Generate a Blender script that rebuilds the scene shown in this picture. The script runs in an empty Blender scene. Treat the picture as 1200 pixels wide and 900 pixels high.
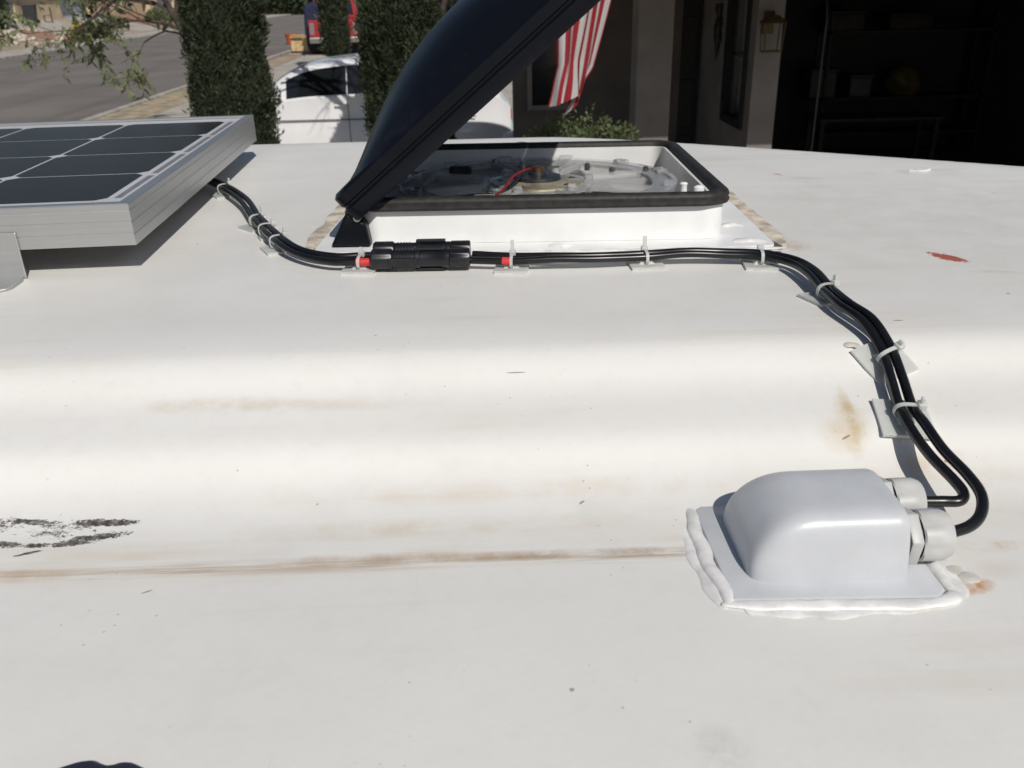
import bpy, bmesh, math, random
from mathutils import Vector, Matrix, noise
R = math.radians
random.seed(7)
sc = bpy.context.scene
col = sc.collection

# ------------------------------------------------------------------ camera
CAM_Z = 2.75
pitch, yaw, roll = R(24.4), R(1.4), R(1.26)
fw = Vector((math.sin(yaw)*math.cos(pitch), math.cos(yaw)*math.cos(pitch), -math.sin(pitch)))
r0 = Vector((math.cos(yaw), -math.sin(yaw), 0)); u0 = r0.cross(fw)
rt = math.cos(roll)*r0 - math.sin(roll)*u0
up = math.sin(roll)*r0 + math.cos(roll)*u0
cd = bpy.data.cameras.new('camera'); cam = bpy.data.objects.new('camera', cd); col.objects.link(cam)
mw = Matrix((rt, up, -fw)).transposed().to_4x4(); mw.translation = (0, 0, CAM_Z)
cam.matrix_world = mw
cd.sensor_width = 36; cd.lens = 36*1030/1200
cd.clip_start = .01; cd.clip_end = 2000
cd.dof.use_dof = True; cd.dof.focus_distance = .74; cd.dof.aperture_fstop = 18
sc.camera = cam

# ------------------------------------------------------------------ light
SUN_EL, SUN_AZ = R(44), R(21)          # sun behind the camera, to the right
w = bpy.data.worlds.new('World'); sc.world = w; w.use_nodes = True
wn = w.node_tree; wn.nodes.clear()
sky = wn.nodes.new('ShaderNodeTexSky'); sky.sky_type = 'NISHITA'; sky.sun_disc = False
sky.sun_elevation = SUN_EL; sky.sun_rotation = math.pi - SUN_AZ
bg = wn.nodes.new('ShaderNodeBackground'); bg.inputs[1].default_value = .052
wo = wn.nodes.new('ShaderNodeOutputWorld')
wn.links.new(sky.outputs[0], bg.inputs[0]); wn.links.new(bg.outputs[0], wo.inputs[0])
sd = bpy.data.lights.new('sun', 'SUN'); sd.energy = 3.6; sd.angle = R(.53); sd.color = (1, .958, .893)
sun = bpy.data.objects.new('sun', sd); col.objects.link(sun)
tosun = Vector((math.sin(SUN_AZ)*math.cos(SUN_EL), -math.cos(SUN_AZ)*math.cos(SUN_EL), math.sin(SUN_EL)))
sun.rotation_euler = tosun.to_track_quat('Z', 'Y').to_euler(); sun.location = (3, -8, 12)
vs = sc.view_settings; vs.view_transform = 'Standard'; vs.look = 'None'; vs.exposure = -.08; vs.gamma = 1; vs.use_curve_mapping = False

# ------------------------------------------------------------------ materials
class NT:
    def __init__(s, name):
        s.m = bpy.data.materials.new(name); s.m.use_nodes = True
        s.t = s.m.node_tree; s.b = s.t.nodes['Principled BSDF']
    def n(s, typ, **kw):
        nd = s.t.nodes.new(typ)
        for k, v in kw.items(): setattr(nd, k, v)
        return nd
    def l(s, a, b): s.t.links.new(a, b)
    def coord(s):
        if not hasattr(s, '_c'): s._c = s.n('ShaderNodeTexCoord').outputs['Object']
        return s._c
    def math(s, op, a, b=None, c=None, clamp=False):
        nd = s.n('ShaderNodeMath', operation=op, use_clamp=clamp)
        for i, v in enumerate((a, b, c)):
            if v is None: continue
            if isinstance(v, (int, float)): nd.inputs[i].default_value = v
            else: s.l(v, nd.inputs[i])
        return nd.outputs[0]
    def noise(s, scale, detail=4, rough=.55, vec=None, dist=0):
        nd = s.n('ShaderNodeTexNoise'); nd.inputs['Scale'].default_value = scale
        nd.inputs['Detail'].default_value = detail; nd.inputs['Roughness'].default_value = rough
        nd.inputs['Distortion'].default_value = dist
        s.l(vec if vec is not None else s.coord(), nd.inputs['Vector']); return nd.outputs['Fac']
    def mapv(s, scale=(1,1,1), loc=(0,0,0), rot=(0,0,0)):
        nd = s.n('ShaderNodeMapping'); s.l(s.coord(), nd.inputs[0])
        nd.inputs['Location'].default_value = loc; nd.inputs['Rotation'].default_value = rot; nd.inputs['Scale'].default_value = scale
        return nd.outputs[0]
    def ramp(s, fac, a, b, smooth=True):
        nd = s.n('ShaderNodeMapRange'); nd.interpolation_type = 'SMOOTHSTEP' if smooth else 'LINEAR'
        s.l(fac, nd.inputs[0]); nd.inputs[1].default_value = a; nd.inputs[2].default_value = b; return nd.outputs[0]
    def mix(s, fac, a, b):
        nd = s.n('ShaderNodeMix', data_type='RGBA')
        if isinstance(fac, (int, float)): nd.inputs[0].default_value = fac
        else: s.l(fac, nd.inputs[0])
        for i, v in ((6, a), (7, b)):
            if isinstance(v, tuple): nd.inputs[i].default_value = (*v, 1)
            else: s.l(v, nd.inputs[i])
        return nd.outputs[2]
    def bump(s, h, strength=.3, dist=.01):
        nd = s.n('ShaderNodeBump'); nd.inputs['Strength'].default_value = strength; nd.inputs['Distance'].default_value = dist
        s.l(h, nd.inputs['Height']); s.l(nd.outputs[0], s.b.inputs['Normal'])
    def set(s, **kw):
        for k, v in kw.items():
            i = s.b.inputs[k.replace('_', ' ')]
            if isinstance(v, (int, float)): i.default_value = v
            elif isinstance(v, tuple): i.default_value = (*v, 1)
            else: s.l(v, i)
        return s

def simple(name, c, rough=.5, var=.12, scale=20, metal=0, bump=0, bscale=None, bdist=.005, **kw):
    k = NT(name); f = k.noise(scale, 5)
    d = tuple(max(0, x*(1-var*1.6)) for x in c); e = tuple(min(1, x*(1+var)) for x in c)
    k.set(Base_Color=k.mix(k.ramp(f, .3, .7), d, e), Roughness=rough, Metallic=metal, **kw)
    if bump: k.bump(k.noise(bscale or scale*3, 6), bump, bdist)
    return k.m

M = {}
# --- fibreglass roof: gelcoat with the stains, scrapes and adhesive left on it, and slope shade painted at the right
def roof_material():
    k = NT('gelcoat')
    sep = k.n('ShaderNodeSeparateXYZ'); k.l(k.coord(), sep.inputs[0]); X, Y = sep.outputs[0], sep.outputs[1]
    def ell(cx, cy, rx, ry, rot=0, soft=1.0):
        dx, dy = k.math('SUBTRACT', X, cx), k.math('SUBTRACT', Y, cy)
        c, s_ = math.cos(rot), math.sin(rot)
        a = k.math('ADD', k.math('MULTIPLY', dx, c/rx), k.math('MULTIPLY', dy, s_/rx))
        b = k.math('ADD', k.math('MULTIPLY', dx, -s_/ry), k.math('MULTIPLY', dy, c/ry))
        r2 = k.math('ADD', k.math('MULTIPLY', a, a), k.math('MULTIPLY', b, b))
        return k.math('SUBTRACT', 1, r2, clamp=True) if soft else r2
    big = k.noise(2.2, 4); fine = k.noise(90, 6, .65)
    base = k.mix(k.ramp(big, .3, .7), (.728, .714, .68), (.788, .776, .748))
    base = k.mix(k.math('MULTIPLY', k.ramp(fine, .45, .8), .16), base, (.60, .57, .52))
    # long faint grime streaks running along the mouldings
    st = k.noise(1, 5, .6, k.mapv((2.2, 38, 1)))
    grime = k.math('MULTIPLY', k.ramp(st, .48, .72), k.ramp(k.noise(5, 3), .4, .65))
    base = k.mix(k.math('MULTIPLY', grime, .26), base, (.56, .46, .33))
    # rusty water line along the foot of the lower moulding
    wob = k.math('MULTIPLY', k.math('SUBTRACT', k.noise(3.2, 3, .5, k.mapv((1, .02, .02))), .5), .018)
    yl = k.math('SUBTRACT', k.math('SUBTRACT', Y, .4545), wob)
    line = k.math('SUBTRACT', 1, k.math('ABSOLUTE', k.math('DIVIDE', yl, .0095)), clamp=True)
    strk = k.ramp(k.noise(1, 6, .7, k.mapv((9, 260, 1))), .36, .66)
    brk = k.ramp(k.noise(1, 3, .6, k.mapv((5.5, .02, 1), loc=(1.7, 0, 0))), .36, .66)
    left = k.ramp(X, .16, .10)
    rust = k.math('MULTIPLY', k.math('MULTIPLY', k.math('MULTIPLY', line, strk), k.math('ADD', k.math('MULTIPLY', brk, .8), .2)), left)
    halo = k.math('MULTIPLY', k.math('SUBTRACT', 1, k.math('ABSOLUTE', k.math('DIVIDE', k.math('SUBTRACT', Y, .466), .034)), clamp=True), k.ramp(k.noise(1, 5, .6, k.mapv((5, 40, 1))), .35, .75))
    base = k.mix(k.math('MULTIPLY', halo, .55), base, (.60, .49, .34))
    base = k.mix(k.math('MULTIPLY', rust, .85), base, (.36, .235, .125))
    # single stains and one painted patch of slope shade: (x, y, rx, ry, rot, colour, amount, noise scale)
    n60, n25 = k.noise(60, 6, .7), k.noise(25, 5, .65)
    for cx, cy, rx, ry, rot, c, amt, nz in (
        (-.2109, .6037, .08, .010, 0, (.56, .46, .33), .55, n25), (-.115, .600, .09, .009, 0, (.56, .46, .33), .35, n25),
        (.2620, .572, .0055, .034, -.10, (.50, .33, .12), .9, n25), (.2600, .566, .011, .034, -.12, (.56, .42, .22), .7, n60), (.255, .557, .026, .018, .3, (.60, .49, .32), .6, n25), (-.190, 1.04, .016, .10, .04, (.52, .42, .30), .85, n60), (.318, .99, .016, .12, .04, (.54, .44, .33), .8, n60), (.326, .915, .02, .03, .3, (.52, .41, .29), .8, n60), (.55, 1.0, .34, .30, 0, (.58, .565, .52), .32, n25), (.30, .520, .10, .012, 0, (.60, .47, .30), .4, n25), (.05, .520, .30, .012, 0, (.64, .53, .38), .30, n25),  # broadest grey ellipse: shade of the roof falling away at the right, painted in
        (-.03, .489, .16, .011, 0, (.58, .47, .32), .45, n25), (-.30, .4537, .05, .008, 0, (.50, .36, .22), .5, n60),
        (.05, .4555, .10, .0062, 0, (.33, .21, .11), .85, n25), (-.08, .4572, .10, .0075, 0, (.40, .28, .17), .65, n25),
        (.277, .409, .016, .0075, .3, (.52, .22, .06), .95, n60), (.3085, .4485, .022, .008, 0, (.56, .38, .20), .6, n60),
        (.315, .532, .04, .010, 0, (.60, .44, .26), .5, n25),
        (.425, 1.286, .016, .012, -.4, (.62, .40, .28), .5, n60), (.46, 1.26, .03, .012, -.3, (.60, .47, .34), .4, n25),
        (.101, .300, .018, .018, 0, (.42, .41, .37), .35, n60), (.49, .80, .03, .006, -.2, (.50, .45, .33), .5, n60),
        (.62, 1.285, .11, .018, .1, (.50, .47, .42), .45, n25), (-.3, .995, .25, .10, .2, (.66, .62, .56), .25, n25),
        (.30, .425, .02, .012, .2, (.66, .60, .50), .5, n25)):
        e = ell(cx, cy, rx, ry, rot)
        f = k.math('MULTIPLY', k.math('MULTIPLY', e, k.ramp(nz, .36, .66)), amt)
        base = k.mix(f, base, c)
    # red primer showing through a scrape
    e = ell(.4665, .8520, .0275, .0115, -1.0)
    red = k.ramp(k.math('ADD', e, k.math('MULTIPLY', k.math('SUBTRACT', k.noise(1, 6, .75, k.mapv((170, 170, 1), rot=(0, 0, 1.0))), .5), 3.6)), .30, .40)
    red = k.math('MULTIPLY', red, k.ramp(e, .0, .12))
    base = k.mix(red, base, (.42, .10, .055))
    e = ell(.429, 1.292, .006, .0035, -.2); base = k.mix(k.ramp(e, .2, .5), base, (.45, .2, .12))
    # black adhesive left behind by old tape
    tar = None
    ns = k.noise(1, 8, .8, k.mapv((110, 330, 1))); ns2 = k.noise(520, 5, .8)
    for cx, cy, rx, ry, rot, off in ((-.262, .5045, .028, .0042, -.03, .12), (-.310, .5075, .027, .0036, -.1, -.05), (-.262, .4905, .026, .0050, .16, -.02),
                                     (-.276, .4855, .020, .0040, .1, .0), (-.322, .4865, .02, .0042, -.12, .06), (-.298, .4845, .015, .0030, 0, .02),
                                     (-.300, .4765, .012, .0016, .35, .05), (-.29, .4985, .05, .018, 0, -.62), (-.33, .505, .03, .012, 0, -.55)):
        e = ell(cx, cy, rx, ry, rot)
        f = k.math('ADD', k.math('ADD', e, off), k.math('MULTIPLY', k.math('SUBTRACT', k.math('ADD', k.math('MULTIPLY', ns, .6), k.math('MULTIPLY', ns2, .4)), .5), 5.2))
        f = k.math('MULTIPLY', k.math('MULTIPLY', k.ramp(f, .36, .56), k.ramp(e, .0, .08)), k.math('ADD', k.math('MULTIPLY', k.ramp(k.noise(210, 4, .7), .3, .6), .35), .65))
        tar = f if tar is None else k.math('MAXIMUM', tar, f)
    base = k.mix(tar, base, k.mix(k.noise(300, 4), (.030, .027, .024), (.075, .066, .056)))
    # fine scuffs, drag marks and dust
    sc_ = k.ramp(k.noise(1, 4, .6, k.mapv((6, 420, 1), rot=(0, 0, .12))), .66, .74)
    sc2 = k.ramp(k.noise(1, 4, .6, k.mapv((260, 9, 1), rot=(0, 0, .5))), .69, .76)
    base = k.mix(k.math('MULTIPLY', k.math('MULTIPLY', k.math('MAXIMUM', sc_, sc2), k.ramp(k.noise(4, 4), .5, .7)), .28), base, (.50, .47, .42))
    blot = k.math('MULTIPLY', k.ramp(k.noise(11, 7, .72), .52, .74), .22)
    base = k.mix(blot, base, (.60, .585, .555))
    vd = k.n('ShaderNodeTexVoronoi'); vd.inputs['Scale'].default_value = 85; k.l(k.coord(), vd.inputs['Vector'])
    dst = k.math('MULTIPLY', k.ramp(vd.outputs['Distance'], .09, .05), k.ramp(k.noise(9, 3), .5, .62))
    base = k.mix(k.math('MULTIPLY', dst, .55), base, (.36, .32, .27))
    # scattered specks
    vo = k.n('ShaderNodeTexVoronoi'); vo.inputs['Scale'].default_value = 26; k.l(k.coord(), vo.inputs['Vector'])
    sp = k.math('MULTIPLY', k.ramp(vo.outputs['Distance'], .042, .028), k.ramp(k.noise(7, 2), .56, .6))
    base = k.mix(k.math('MULTIPLY', sp, .7), base, (.17, .13, .09))
    for cx, cy, rx, ry, rot in ((.3395, .678, .0052, .0012, -.05), (.0185, .6245, .009, .0006, 0), (.465, .7367, .002, .002, 0), (.2525, .5505, .0045, .0009, .4), (.058, .508, .003, .001, .7), (-.21, .4335, .004, .0008, .5), (.318, .532, .0014, .0014, 0)):
        e = ell(cx, cy, rx, ry, rot); base = k.mix(k.math('MULTIPLY', k.ramp(e, .1, .5), .75), base, (.20, .17, .13))
    rough = k.math('ADD', k.math('MULTIPLY', k.noise(14, 4), .22), .30)
    rough = k.math('ADD', rough, k.math('MULTIPLY', tar, .3))
    k.set(Base_Color=base, Roughness=rough, Specular_IOR_Level=.42)
    h = k.math('ADD', k.math('MULTIPLY', k.noise(6, 2), .75), k.math('MULTIPLY', k.noise(190, 5, .7), .05))
    h = k.math('ADD', h, k.math('MULTIPLY', tar, .10))
    k.bump(h, .35, .008)
    return k.m
M['gelcoat'] = roof_material()
M['white_side'] = simple('painted_fibreglass', (.74, .72, .68), .4, .05, 6)
M['abs'] = simple('grey_white_abs', (.55, .565, .59), .34, .035, 30, bump=.05, bscale=400, bdist=.001, Specular_IOR_Level=.5)
M['gland'] = simple('grey_nylon', (.52, .52, .505), .45, .06, 60)
M['sealant'] = simple('white_sealant', (.76, .75, .735), .4, .10, 70, bump=.35, bscale=90, bdist=.002)
M['old_sealant'] = simple('old_lap_sealant', (.66, .61, .53), .6, .18, 60, bump=.5, bscale=200, bdist=.002)
M['tan_sealant'] = simple('weathered_sealant', (.62, .545, .45), .7, .24, 45, bump=.4, bscale=220, bdist=.002)
M['clear_sealant'] = simple('dried_clear_sealant', (.66, .63, .575), .22, .12, 80)
M['vent_white'] = simple('vent_white_plastic', (.82, .82, .81), .38, .04, 14)
M['rubber'] = simple('black_rubber', (.022, .020, .018), .62, .35, 120, bump=.1, bscale=260, bdist=.001)
M['cable'] = simple('black_cable_jacket', (.008, .008, .009), .30, .2, 60)
M['conn'] = simple('black_connector_plastic', (.010, .011, .014), .36, .25, 90, bump=.1, bscale=500, bdist=.0005)
M['red_tape'] = simple('red_tape', (.62, .045, .045), .4, .12, 200)
def nylonm():
    k = NT('white_nylon'); k.set(Base_Color=(.86, .87, .85), Roughness=.4)
    tr = k.n('ShaderNodeBsdfTranslucent'); tr.inputs[0].default_value = (.82, .84, .80, 1); ms = k.n('ShaderNodeMixShader'); ms.inputs[0].default_value = .4
    k.l(k.b.outputs[0], ms.inputs[1]); k.l(tr.outputs[0], ms.inputs[2])
    tp = k.n('ShaderNodeBsdfTransparent'); m2 = k.n('ShaderNodeMixShader'); m2.inputs[0].default_value = .22
    k.l(ms.outputs[0], m2.inputs[1]); k.l(tp.outputs[0], m2.inputs[2]); k.l(m2.outputs[0], k.t.nodes['Material Output'].inputs[0]); return k.m
M['nylon'] = nylonm()
M['foam_tape'] = simple('foam_tape', (.66, .66, .64), .8, .1, 200)
def lid_mat():
    k = NT('smoked_black_plastic')
    sc1 = k.ramp(k.noise(1, 6, .7, k.mapv((14, 200, 60), rot=(.3, .2, .5))), .60, .72)
    blotch = k.math('MULTIPLY', k.ramp(k.noise(9, 6, .7), .56, .75), .5)
    f = k.math('MULTIPLY', k.math('ADD', k.math('MULTIPLY', sc1, .35), blotch, clamp=True), .5)
    k.set(Base_Color=k.mix(f, (.0045, .0055, .009), (.030, .034, .046)), Roughness=k.math('ADD', k.math('MULTIPLY', k.noise(20, 5), .15), .24), Specular_IOR_Level=.2)
    k.bump(k.noise(12, 3), .12, .004); return k.m
M['lid'] = lid_mat()
M['clear'] = NT('clear_plastic').set(Base_Color=(.90, .90, .90), Roughness=.16, Transmission_Weight=.8, IOR=1.2).m
M['smoke_clear'] = NT('dusty_clear_plastic').set(Base_Color=(.80, .80, .81), Roughness=.22, Transmission_Weight=.8, IOR=1.12).m
M['steel'] = simple('galvanised_steel', (.46, .45, .43), .35, .15, 60, metal=1)
M['red_wire'] = simple('red_wire', (.22, .014, .018), .4, .12, 90)
M['blade'] = simple('dusty_smoked_blade', (.10, .088, .075), .35, .3, 30)
M['brass'] = simple('tarnished_brass', (.46, .41, .29), .38, .3, 40, metal=.55)
M['dark_plastic'] = simple('dark_plastic', (.025, .025, .028), .4, .3, 60)
M['throat'] = simple('dusty_throat', (.15, .135, .12), .7, .3, 30)
M['copper'] = simple('copper', (.50, .26, .14), .35, .2, 90, metal=1)
def alu():
    k = NT('anodised_aluminium')
    g = k.noise(1, 4, .6, k.mapv((3, 3, 500)))
    k.set(Base_Color=k.mix(g, (.50, .50, .50), (.66, .66, .65)), Metallic=.85, Roughness=k.math('ADD', k.math('MULTIPLY', k.noise(30, 5), .12), .36))
    k.bump(k.noise(1, 3, .5, k.mapv((6, 6, 700))), .06, .001); return k.m
M['alu'] = alu()
M['backsheet'] = simple('white_backsheet', (.56, .56, .57), .3, .03, 20, Specular_IOR_Level=.2)
def cellm():
    k = NT('silicon_cell')
    f = k.noise(1, 2, .5, k.mapv((4, 420, 1)))
    k.set(Base_Color=k.mix(f, (.016, .0145, .015), (.026, .0235, .0235)), Roughness=.25, Specular_IOR_Level=.025); return k.m
M['cell'] = cellm()
M['ribbon'] = simple('tinned_ribbon', (.27, .27, .275), .4, .1, 80, metal=.3)
def asphalt():
    k = NT('asphalt'); a = k.noise(.35, 5); b = k.noise(30, 4, .7)
    st = k.noise(1, 5, .6, k.mapv((1.3, .10, 1)))
    c = k.mix(k.ramp(a, .3, .7), (.150, .130, .115), (.200, .177, .158))
    c = k.mix(k.math('MULTIPLY', k.ramp(st, .5, .7), .5), c, (.105, .093, .084))
    c = k.mix(k.math('MULTIPLY', k.ramp(b, .4, .8), .3), c, (.21, .2, .185))
    k.set(Base_Color=c, Roughness=.9); k.bump(b, .4, .01); return k.m
M['asphalt'] = asphalt()
M['concrete'] = simple('concrete', (.42, .385, .335), .85, .14, 1.5, bump=.2, bscale=40)
M['kerb'] = simple('kerb_concrete', (.40, .37, .33), .85, .16, 3, bump=.2, bscale=40)
M['dirt'] = simple('desert_dirt', (.36, .285, .21), .95, .22, 1.2, bump=.5, bscale=18, bdist=.03)
M['straw'] = simple('dry_grass', (.40, .325, .22), .95, .25, 3, bump=.6, bscale=25, bdist=.03)
M['red_gravel'] = simple('red_gravel', (.36, .20, .14), .95, .25, 8, bump=.6, bscale=30, bdist=.03)
M['rock'] = simple('pale_rock', (.48, .42, .35), .9, .25, 4, bump=.4, bscale=14, bdist=.03)
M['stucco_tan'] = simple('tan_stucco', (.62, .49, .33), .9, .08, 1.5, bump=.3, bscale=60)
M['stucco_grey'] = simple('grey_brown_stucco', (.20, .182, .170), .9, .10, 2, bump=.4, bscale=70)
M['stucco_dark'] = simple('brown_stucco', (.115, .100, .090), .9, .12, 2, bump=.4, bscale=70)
M['blue_door'] = simple('pale_blue_paint', (.45, .50, .57), .6, .05, 3)
M['roof_tile'] = simple('roof_shingle', (.22, .17, .14), .9, .2, 8, bump=.5, bscale=20, bdist=.02)
M['black_paint'] = simple('black_paint', (.012, .012, .014), .45, .3, 20)
M['bin'] = simple('dark_bin_plastic', (.035, .038, .045), .5, .2, 8)
M['soffit'] = simple('painted_soffit', (.12, .11, .10), .9, .08, 4)
M['bark'] = simple('dark_bark', (.075, .058, .046), .95, .35, 14, bump=.8, bscale=30, bdist=.02)
def leafm(name, a, b, rough=.6, trans=.2):
    k = NT(name); g = k.n('ShaderNodeNewGeometry')
    n_ = k.ramp(k.noise(3.5, 4, .7), .35, .65)
    f = k.math('ADD', k.math('MULTIPLY', g.outputs['Random Per Island'], .4), k.math('MULTIPLY', n_, .6))
    k.set(Base_Color=k.mix(f, a, b), Roughness=rough, Specular_IOR_Level=.3)
    tr = k.n('ShaderNodeBsdfTranslucent'); k.l(k.mix(f, a, b), tr.inputs[0])
    ms = k.n('ShaderNodeMixShader'); ms.inputs[0].default_value = trans
    k.l(k.b.outputs[0], ms.inputs[1]); k.l(tr.outputs[0], ms.inputs[2])
    k.l(ms.outputs[0], k.t.nodes['Material Output'].inputs[0]); return k.m
M['cypress'] = leafm('cypress_foliage', (.020, .030, .016), (.070, .085, .043))
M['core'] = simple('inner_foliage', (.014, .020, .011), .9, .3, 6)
M['olive'] = leafm('olive_leaf', (.09, .115, .055), (.26, .28, .15), .55, .3)
M['shrub'] = leafm('shrub_leaf', (.06, .085, .035), (.17, .20, .09))
M['yellow_leaf'] = leafm('yellow_leaf', (.42, .33, .03), (.60, .48, .07))
M['car_white'] = simple('white_car_paint', (.80, .80, .81), .22, .03, 2, Coat_Weight=.8, Coat_Roughness=.05)
M['car_red'] = simple('red_car_paint', (.34, .018, .022), .3, .08, 2, Coat_Weight=.6, Coat_Roughness=.08)
M['car_glass'] = NT('tinted_glass').set(Base_Color=(.012, .014, .016), Roughness=.06, Specular_IOR_Level=.6).m
M['tyre'] = simple('tyre_rubber', (.02, .02, .02), .85, .2, 20)
M['rim'] = simple('alloy_rim', (.5, .5, .5), .3, .1, 10, metal=.9)
M['lamp'] = NT('lamp_lens').set(Base_Color=(.55, .58, .62), Roughness=.1, Transmission_Weight=.7).m
M['lantern_glass'] = NT('lantern_glass').set(Base_Color=(.9, .9, .9), Roughness=.15, Transmission_Weight=1, IOR=1.1).m
M['red_lamp'] = NT('red_lamp_lens').set(Base_Color=(.5, .02, .02), Roughness=.1).m
M['orange'] = simple('orange_plastic', (.55, .12, .05), .5, .1, 6)
M['lumber'] = simple('pale_cardboard', (.58, .42, .22), .8, .15, 6)
M['navy'] = simple('navy_cloth_and_shadow', (.018, .022, .06), .85, .2, 10)  # cloth of the covered load; also colours the added shadow lump
M['wood'] = simple('dark_wood', (.03, .022, .018), .7, .25, 8)
M['box_grey'] = simple('grey_box', (.05, .05, .05), .7, .12, 8)
M['yellow_bag'] = simple('yellow_bag', (.09, .07, .015), .6, .25, 8)
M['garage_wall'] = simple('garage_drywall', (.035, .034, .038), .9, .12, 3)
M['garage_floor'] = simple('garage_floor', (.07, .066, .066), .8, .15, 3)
M['glass_pane'] = NT('window_pane').set(Base_Color=(.02, .022, .026), Roughness=.08, Specular_IOR_Level=.5).m
M['antique'] = simple('antique_brass', (.10, .068, .03), .55, .25, 40, metal=.5)
def flagm():
    k = NT('striped_flag'); uv = k.n('ShaderNodeUVMap'); sep = k.n('ShaderNodeSeparateXYZ'); k.l(uv.outputs[0], sep.inputs[0])
    s = k.math('MULTIPLY', sep.outputs[0], 13)
    fr = k.math('GREATER_THAN', k.math('MODULO', s, 2), 1)
    c = k.mix(fr, (.34, .016, .028), (.60, .58, .57))
    cant = k.math('MULTIPLY', k.math('LESS_THAN', sep.outputs[0], 7/13), k.math('GREATER_THAN', sep.outputs[1], .93))
    c = k.mix(cant, c, (.02, .03, .12))
    k.set(Base_Color=c, Roughness=.8)
    tr = k.n('ShaderNodeBsdfTranslucent'); k.l(c, tr.inputs[0]); ms = k.n('ShaderNodeMixShader'); ms.inputs[0].default_value = .3
    k.l(k.b.outputs[0], ms.inputs[1]); k.l(tr.outputs[0], ms.inputs[2]); k.l(ms.outputs[0], k.t.nodes['Material Output'].inputs[0])
    return k.m
M['flag'] = flagm()

# ------------------------------------------------------------------ mesh helpers
def tag(o, label=None, cat=None, group=None, kind=None):
    for k, v in (('label', label), ('category', cat), ('group', group), ('kind', kind)):
        if v: o[k] = v
    return o
def empty(name, loc=(0, 0, 0), rz=0, label=None, cat=None, group=None):
    o = bpy.data.objects.new(name, None); col.objects.link(o); o.location = loc; o.rotation_euler.z = rz
    o.empty_display_size = .1
    return tag(o, label, cat, group)
def link(name, me, mat, parent=None, smooth=False):
    if mat: me.materials.append(M[mat] if isinstance(mat, str) else mat)
    if smooth:
        for p in me.polygons: p.use_smooth = True
    o = bpy.data.objects.new(name, me); col.objects.link(o)
    if parent: o.parent = parent
    return o
def pyd(name, v, f, mat, parent=None, smooth=False):
    me = bpy.data.meshes.new(name); me.from_pydata([tuple(x) for x in v], [], f); me.update()
    return link(name, me, mat, parent, smooth)
class G:
    """collects shapes of ONE part"""
    def __init__(s): s.v, s.f = [], []
    def add(s, v, f):
        n = len(s.v); s.v += [tuple(x) for x in v]; s.f += [tuple(i+n for i in q) for q in f]; return s
    def box(s, a, b, mat=None):
        x0, y0, z0 = a; x1, y1, z1 = b
        v = [Vector(p) for p in ((x0,y0,z0),(x1,y0,z0),(x1,y1,z0),(x0,y1,z0),(x0,y0,z1),(x1,y0,z1),(x1,y1,z1),(x0,y1,z1))]
        if mat: v = [mat @ p for p in v]
        return s.add(v, [(0,3,2,1),(4,5,6,7),(0,1,5,4),(1,2,6,5),(2,3,7,6),(3,0,4,7)])
    def tube(s, pts, rad, seg=10, cap=True):
        pts = [Vector(p) for p in pts]; n = len(pts)
        rad = rad if isinstance(rad, (list, tuple)) else [rad]*n
        nrm = None; v = []
        for i, p in enumerate(pts):
            t = (pts[min(i+1, n-1)] - pts[max(i-1, 0)]).normalized()
            if nrm is None: nrm = t.orthogonal().normalized()
            nrm = (nrm - t*nrm.dot(t)).normalized(); bi = t.cross(nrm)
            for k in range(seg):
                a = 2*math.pi*k/seg; v.append(p + rad[i]*(math.cos(a)*nrm + math.sin(a)*bi))
        f = [(i*seg+k, i*seg+(k+1) % seg, (i+1)*seg+(k+1) % seg, (i+1)*seg+k) for i in range(n-1) for k in range(seg)]
        if cap: f += [tuple(range(seg-1, -1, -1)), tuple((n-1)*seg+k for k in range(seg))]
        return s.add(v, f)
    def lathe(s, prof, mat=None, seg=24, cap=True):       # prof: (r, h) along local z
        v = []
        for r_, h in prof:
            for k in range(seg):
                a = 2*math.pi*k/seg; p = Vector((r_*math.cos(a), r_*math.sin(a), h)); v.append(mat @ p if mat else p)
        n = len(prof)
        f = [(i*seg+k, i*seg+(k+1) % seg, (i+1)*seg+(k+1) % seg, (i+1)*seg+k) for i in range(n-1) for k in range(seg)]
        if cap: f += [tuple(range(seg-1, -1, -1)), tuple((n-1)*seg+k for k in range(seg))]
        return s.add(v, f)
    def prism(s, poly, z0, z1, mat=None):
        n = len(poly); v = [Vector((x, y, z0)) for x, y in poly] + [Vector((x, y, z1)) for x, y in poly]
        if mat: v = [mat @ p for p in v]
        return s.add(v, [tuple(range(n-1, -1, -1)), tuple(range(n, 2*n))] + [(i, (i+1) % n, n+(i+1) % n, n+i) for i in range(n)])
    def out(s, name, mat, parent=None, smooth=False, bevel=0, seg=2):
        if bevel:
            bm = bmesh.new(); vs_ = [bm.verts.new(p) for p in s.v]
            for q in s.f:
                try: bm.faces.new([vs_[i] for i in q])
                except ValueError: pass
            bmesh.ops.remove_doubles(bm, verts=bm.verts, dist=1e-7)
            bmesh.ops.recalc_face_normals(bm, faces=bm.faces)
            es = [e for e in bm.edges if len(e.link_faces) == 2 and e.calc_face_angle(0) > .6]
            bmesh.ops.bevel(bm, geom=es, offset=bevel, segments=seg, profile=.5, affect='EDGES', clamp_overlap=True)
            me = bpy.data.meshes.new(name); bm.to_mesh(me); bm.free()
            o = link(name, me, mat, parent, smooth)
        else:
            o = pyd(name, s.v, s.f, mat, parent, smooth)
        if smooth:
            o.data.set_sharp_from_angle(angle=R(38))
        return o
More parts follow.
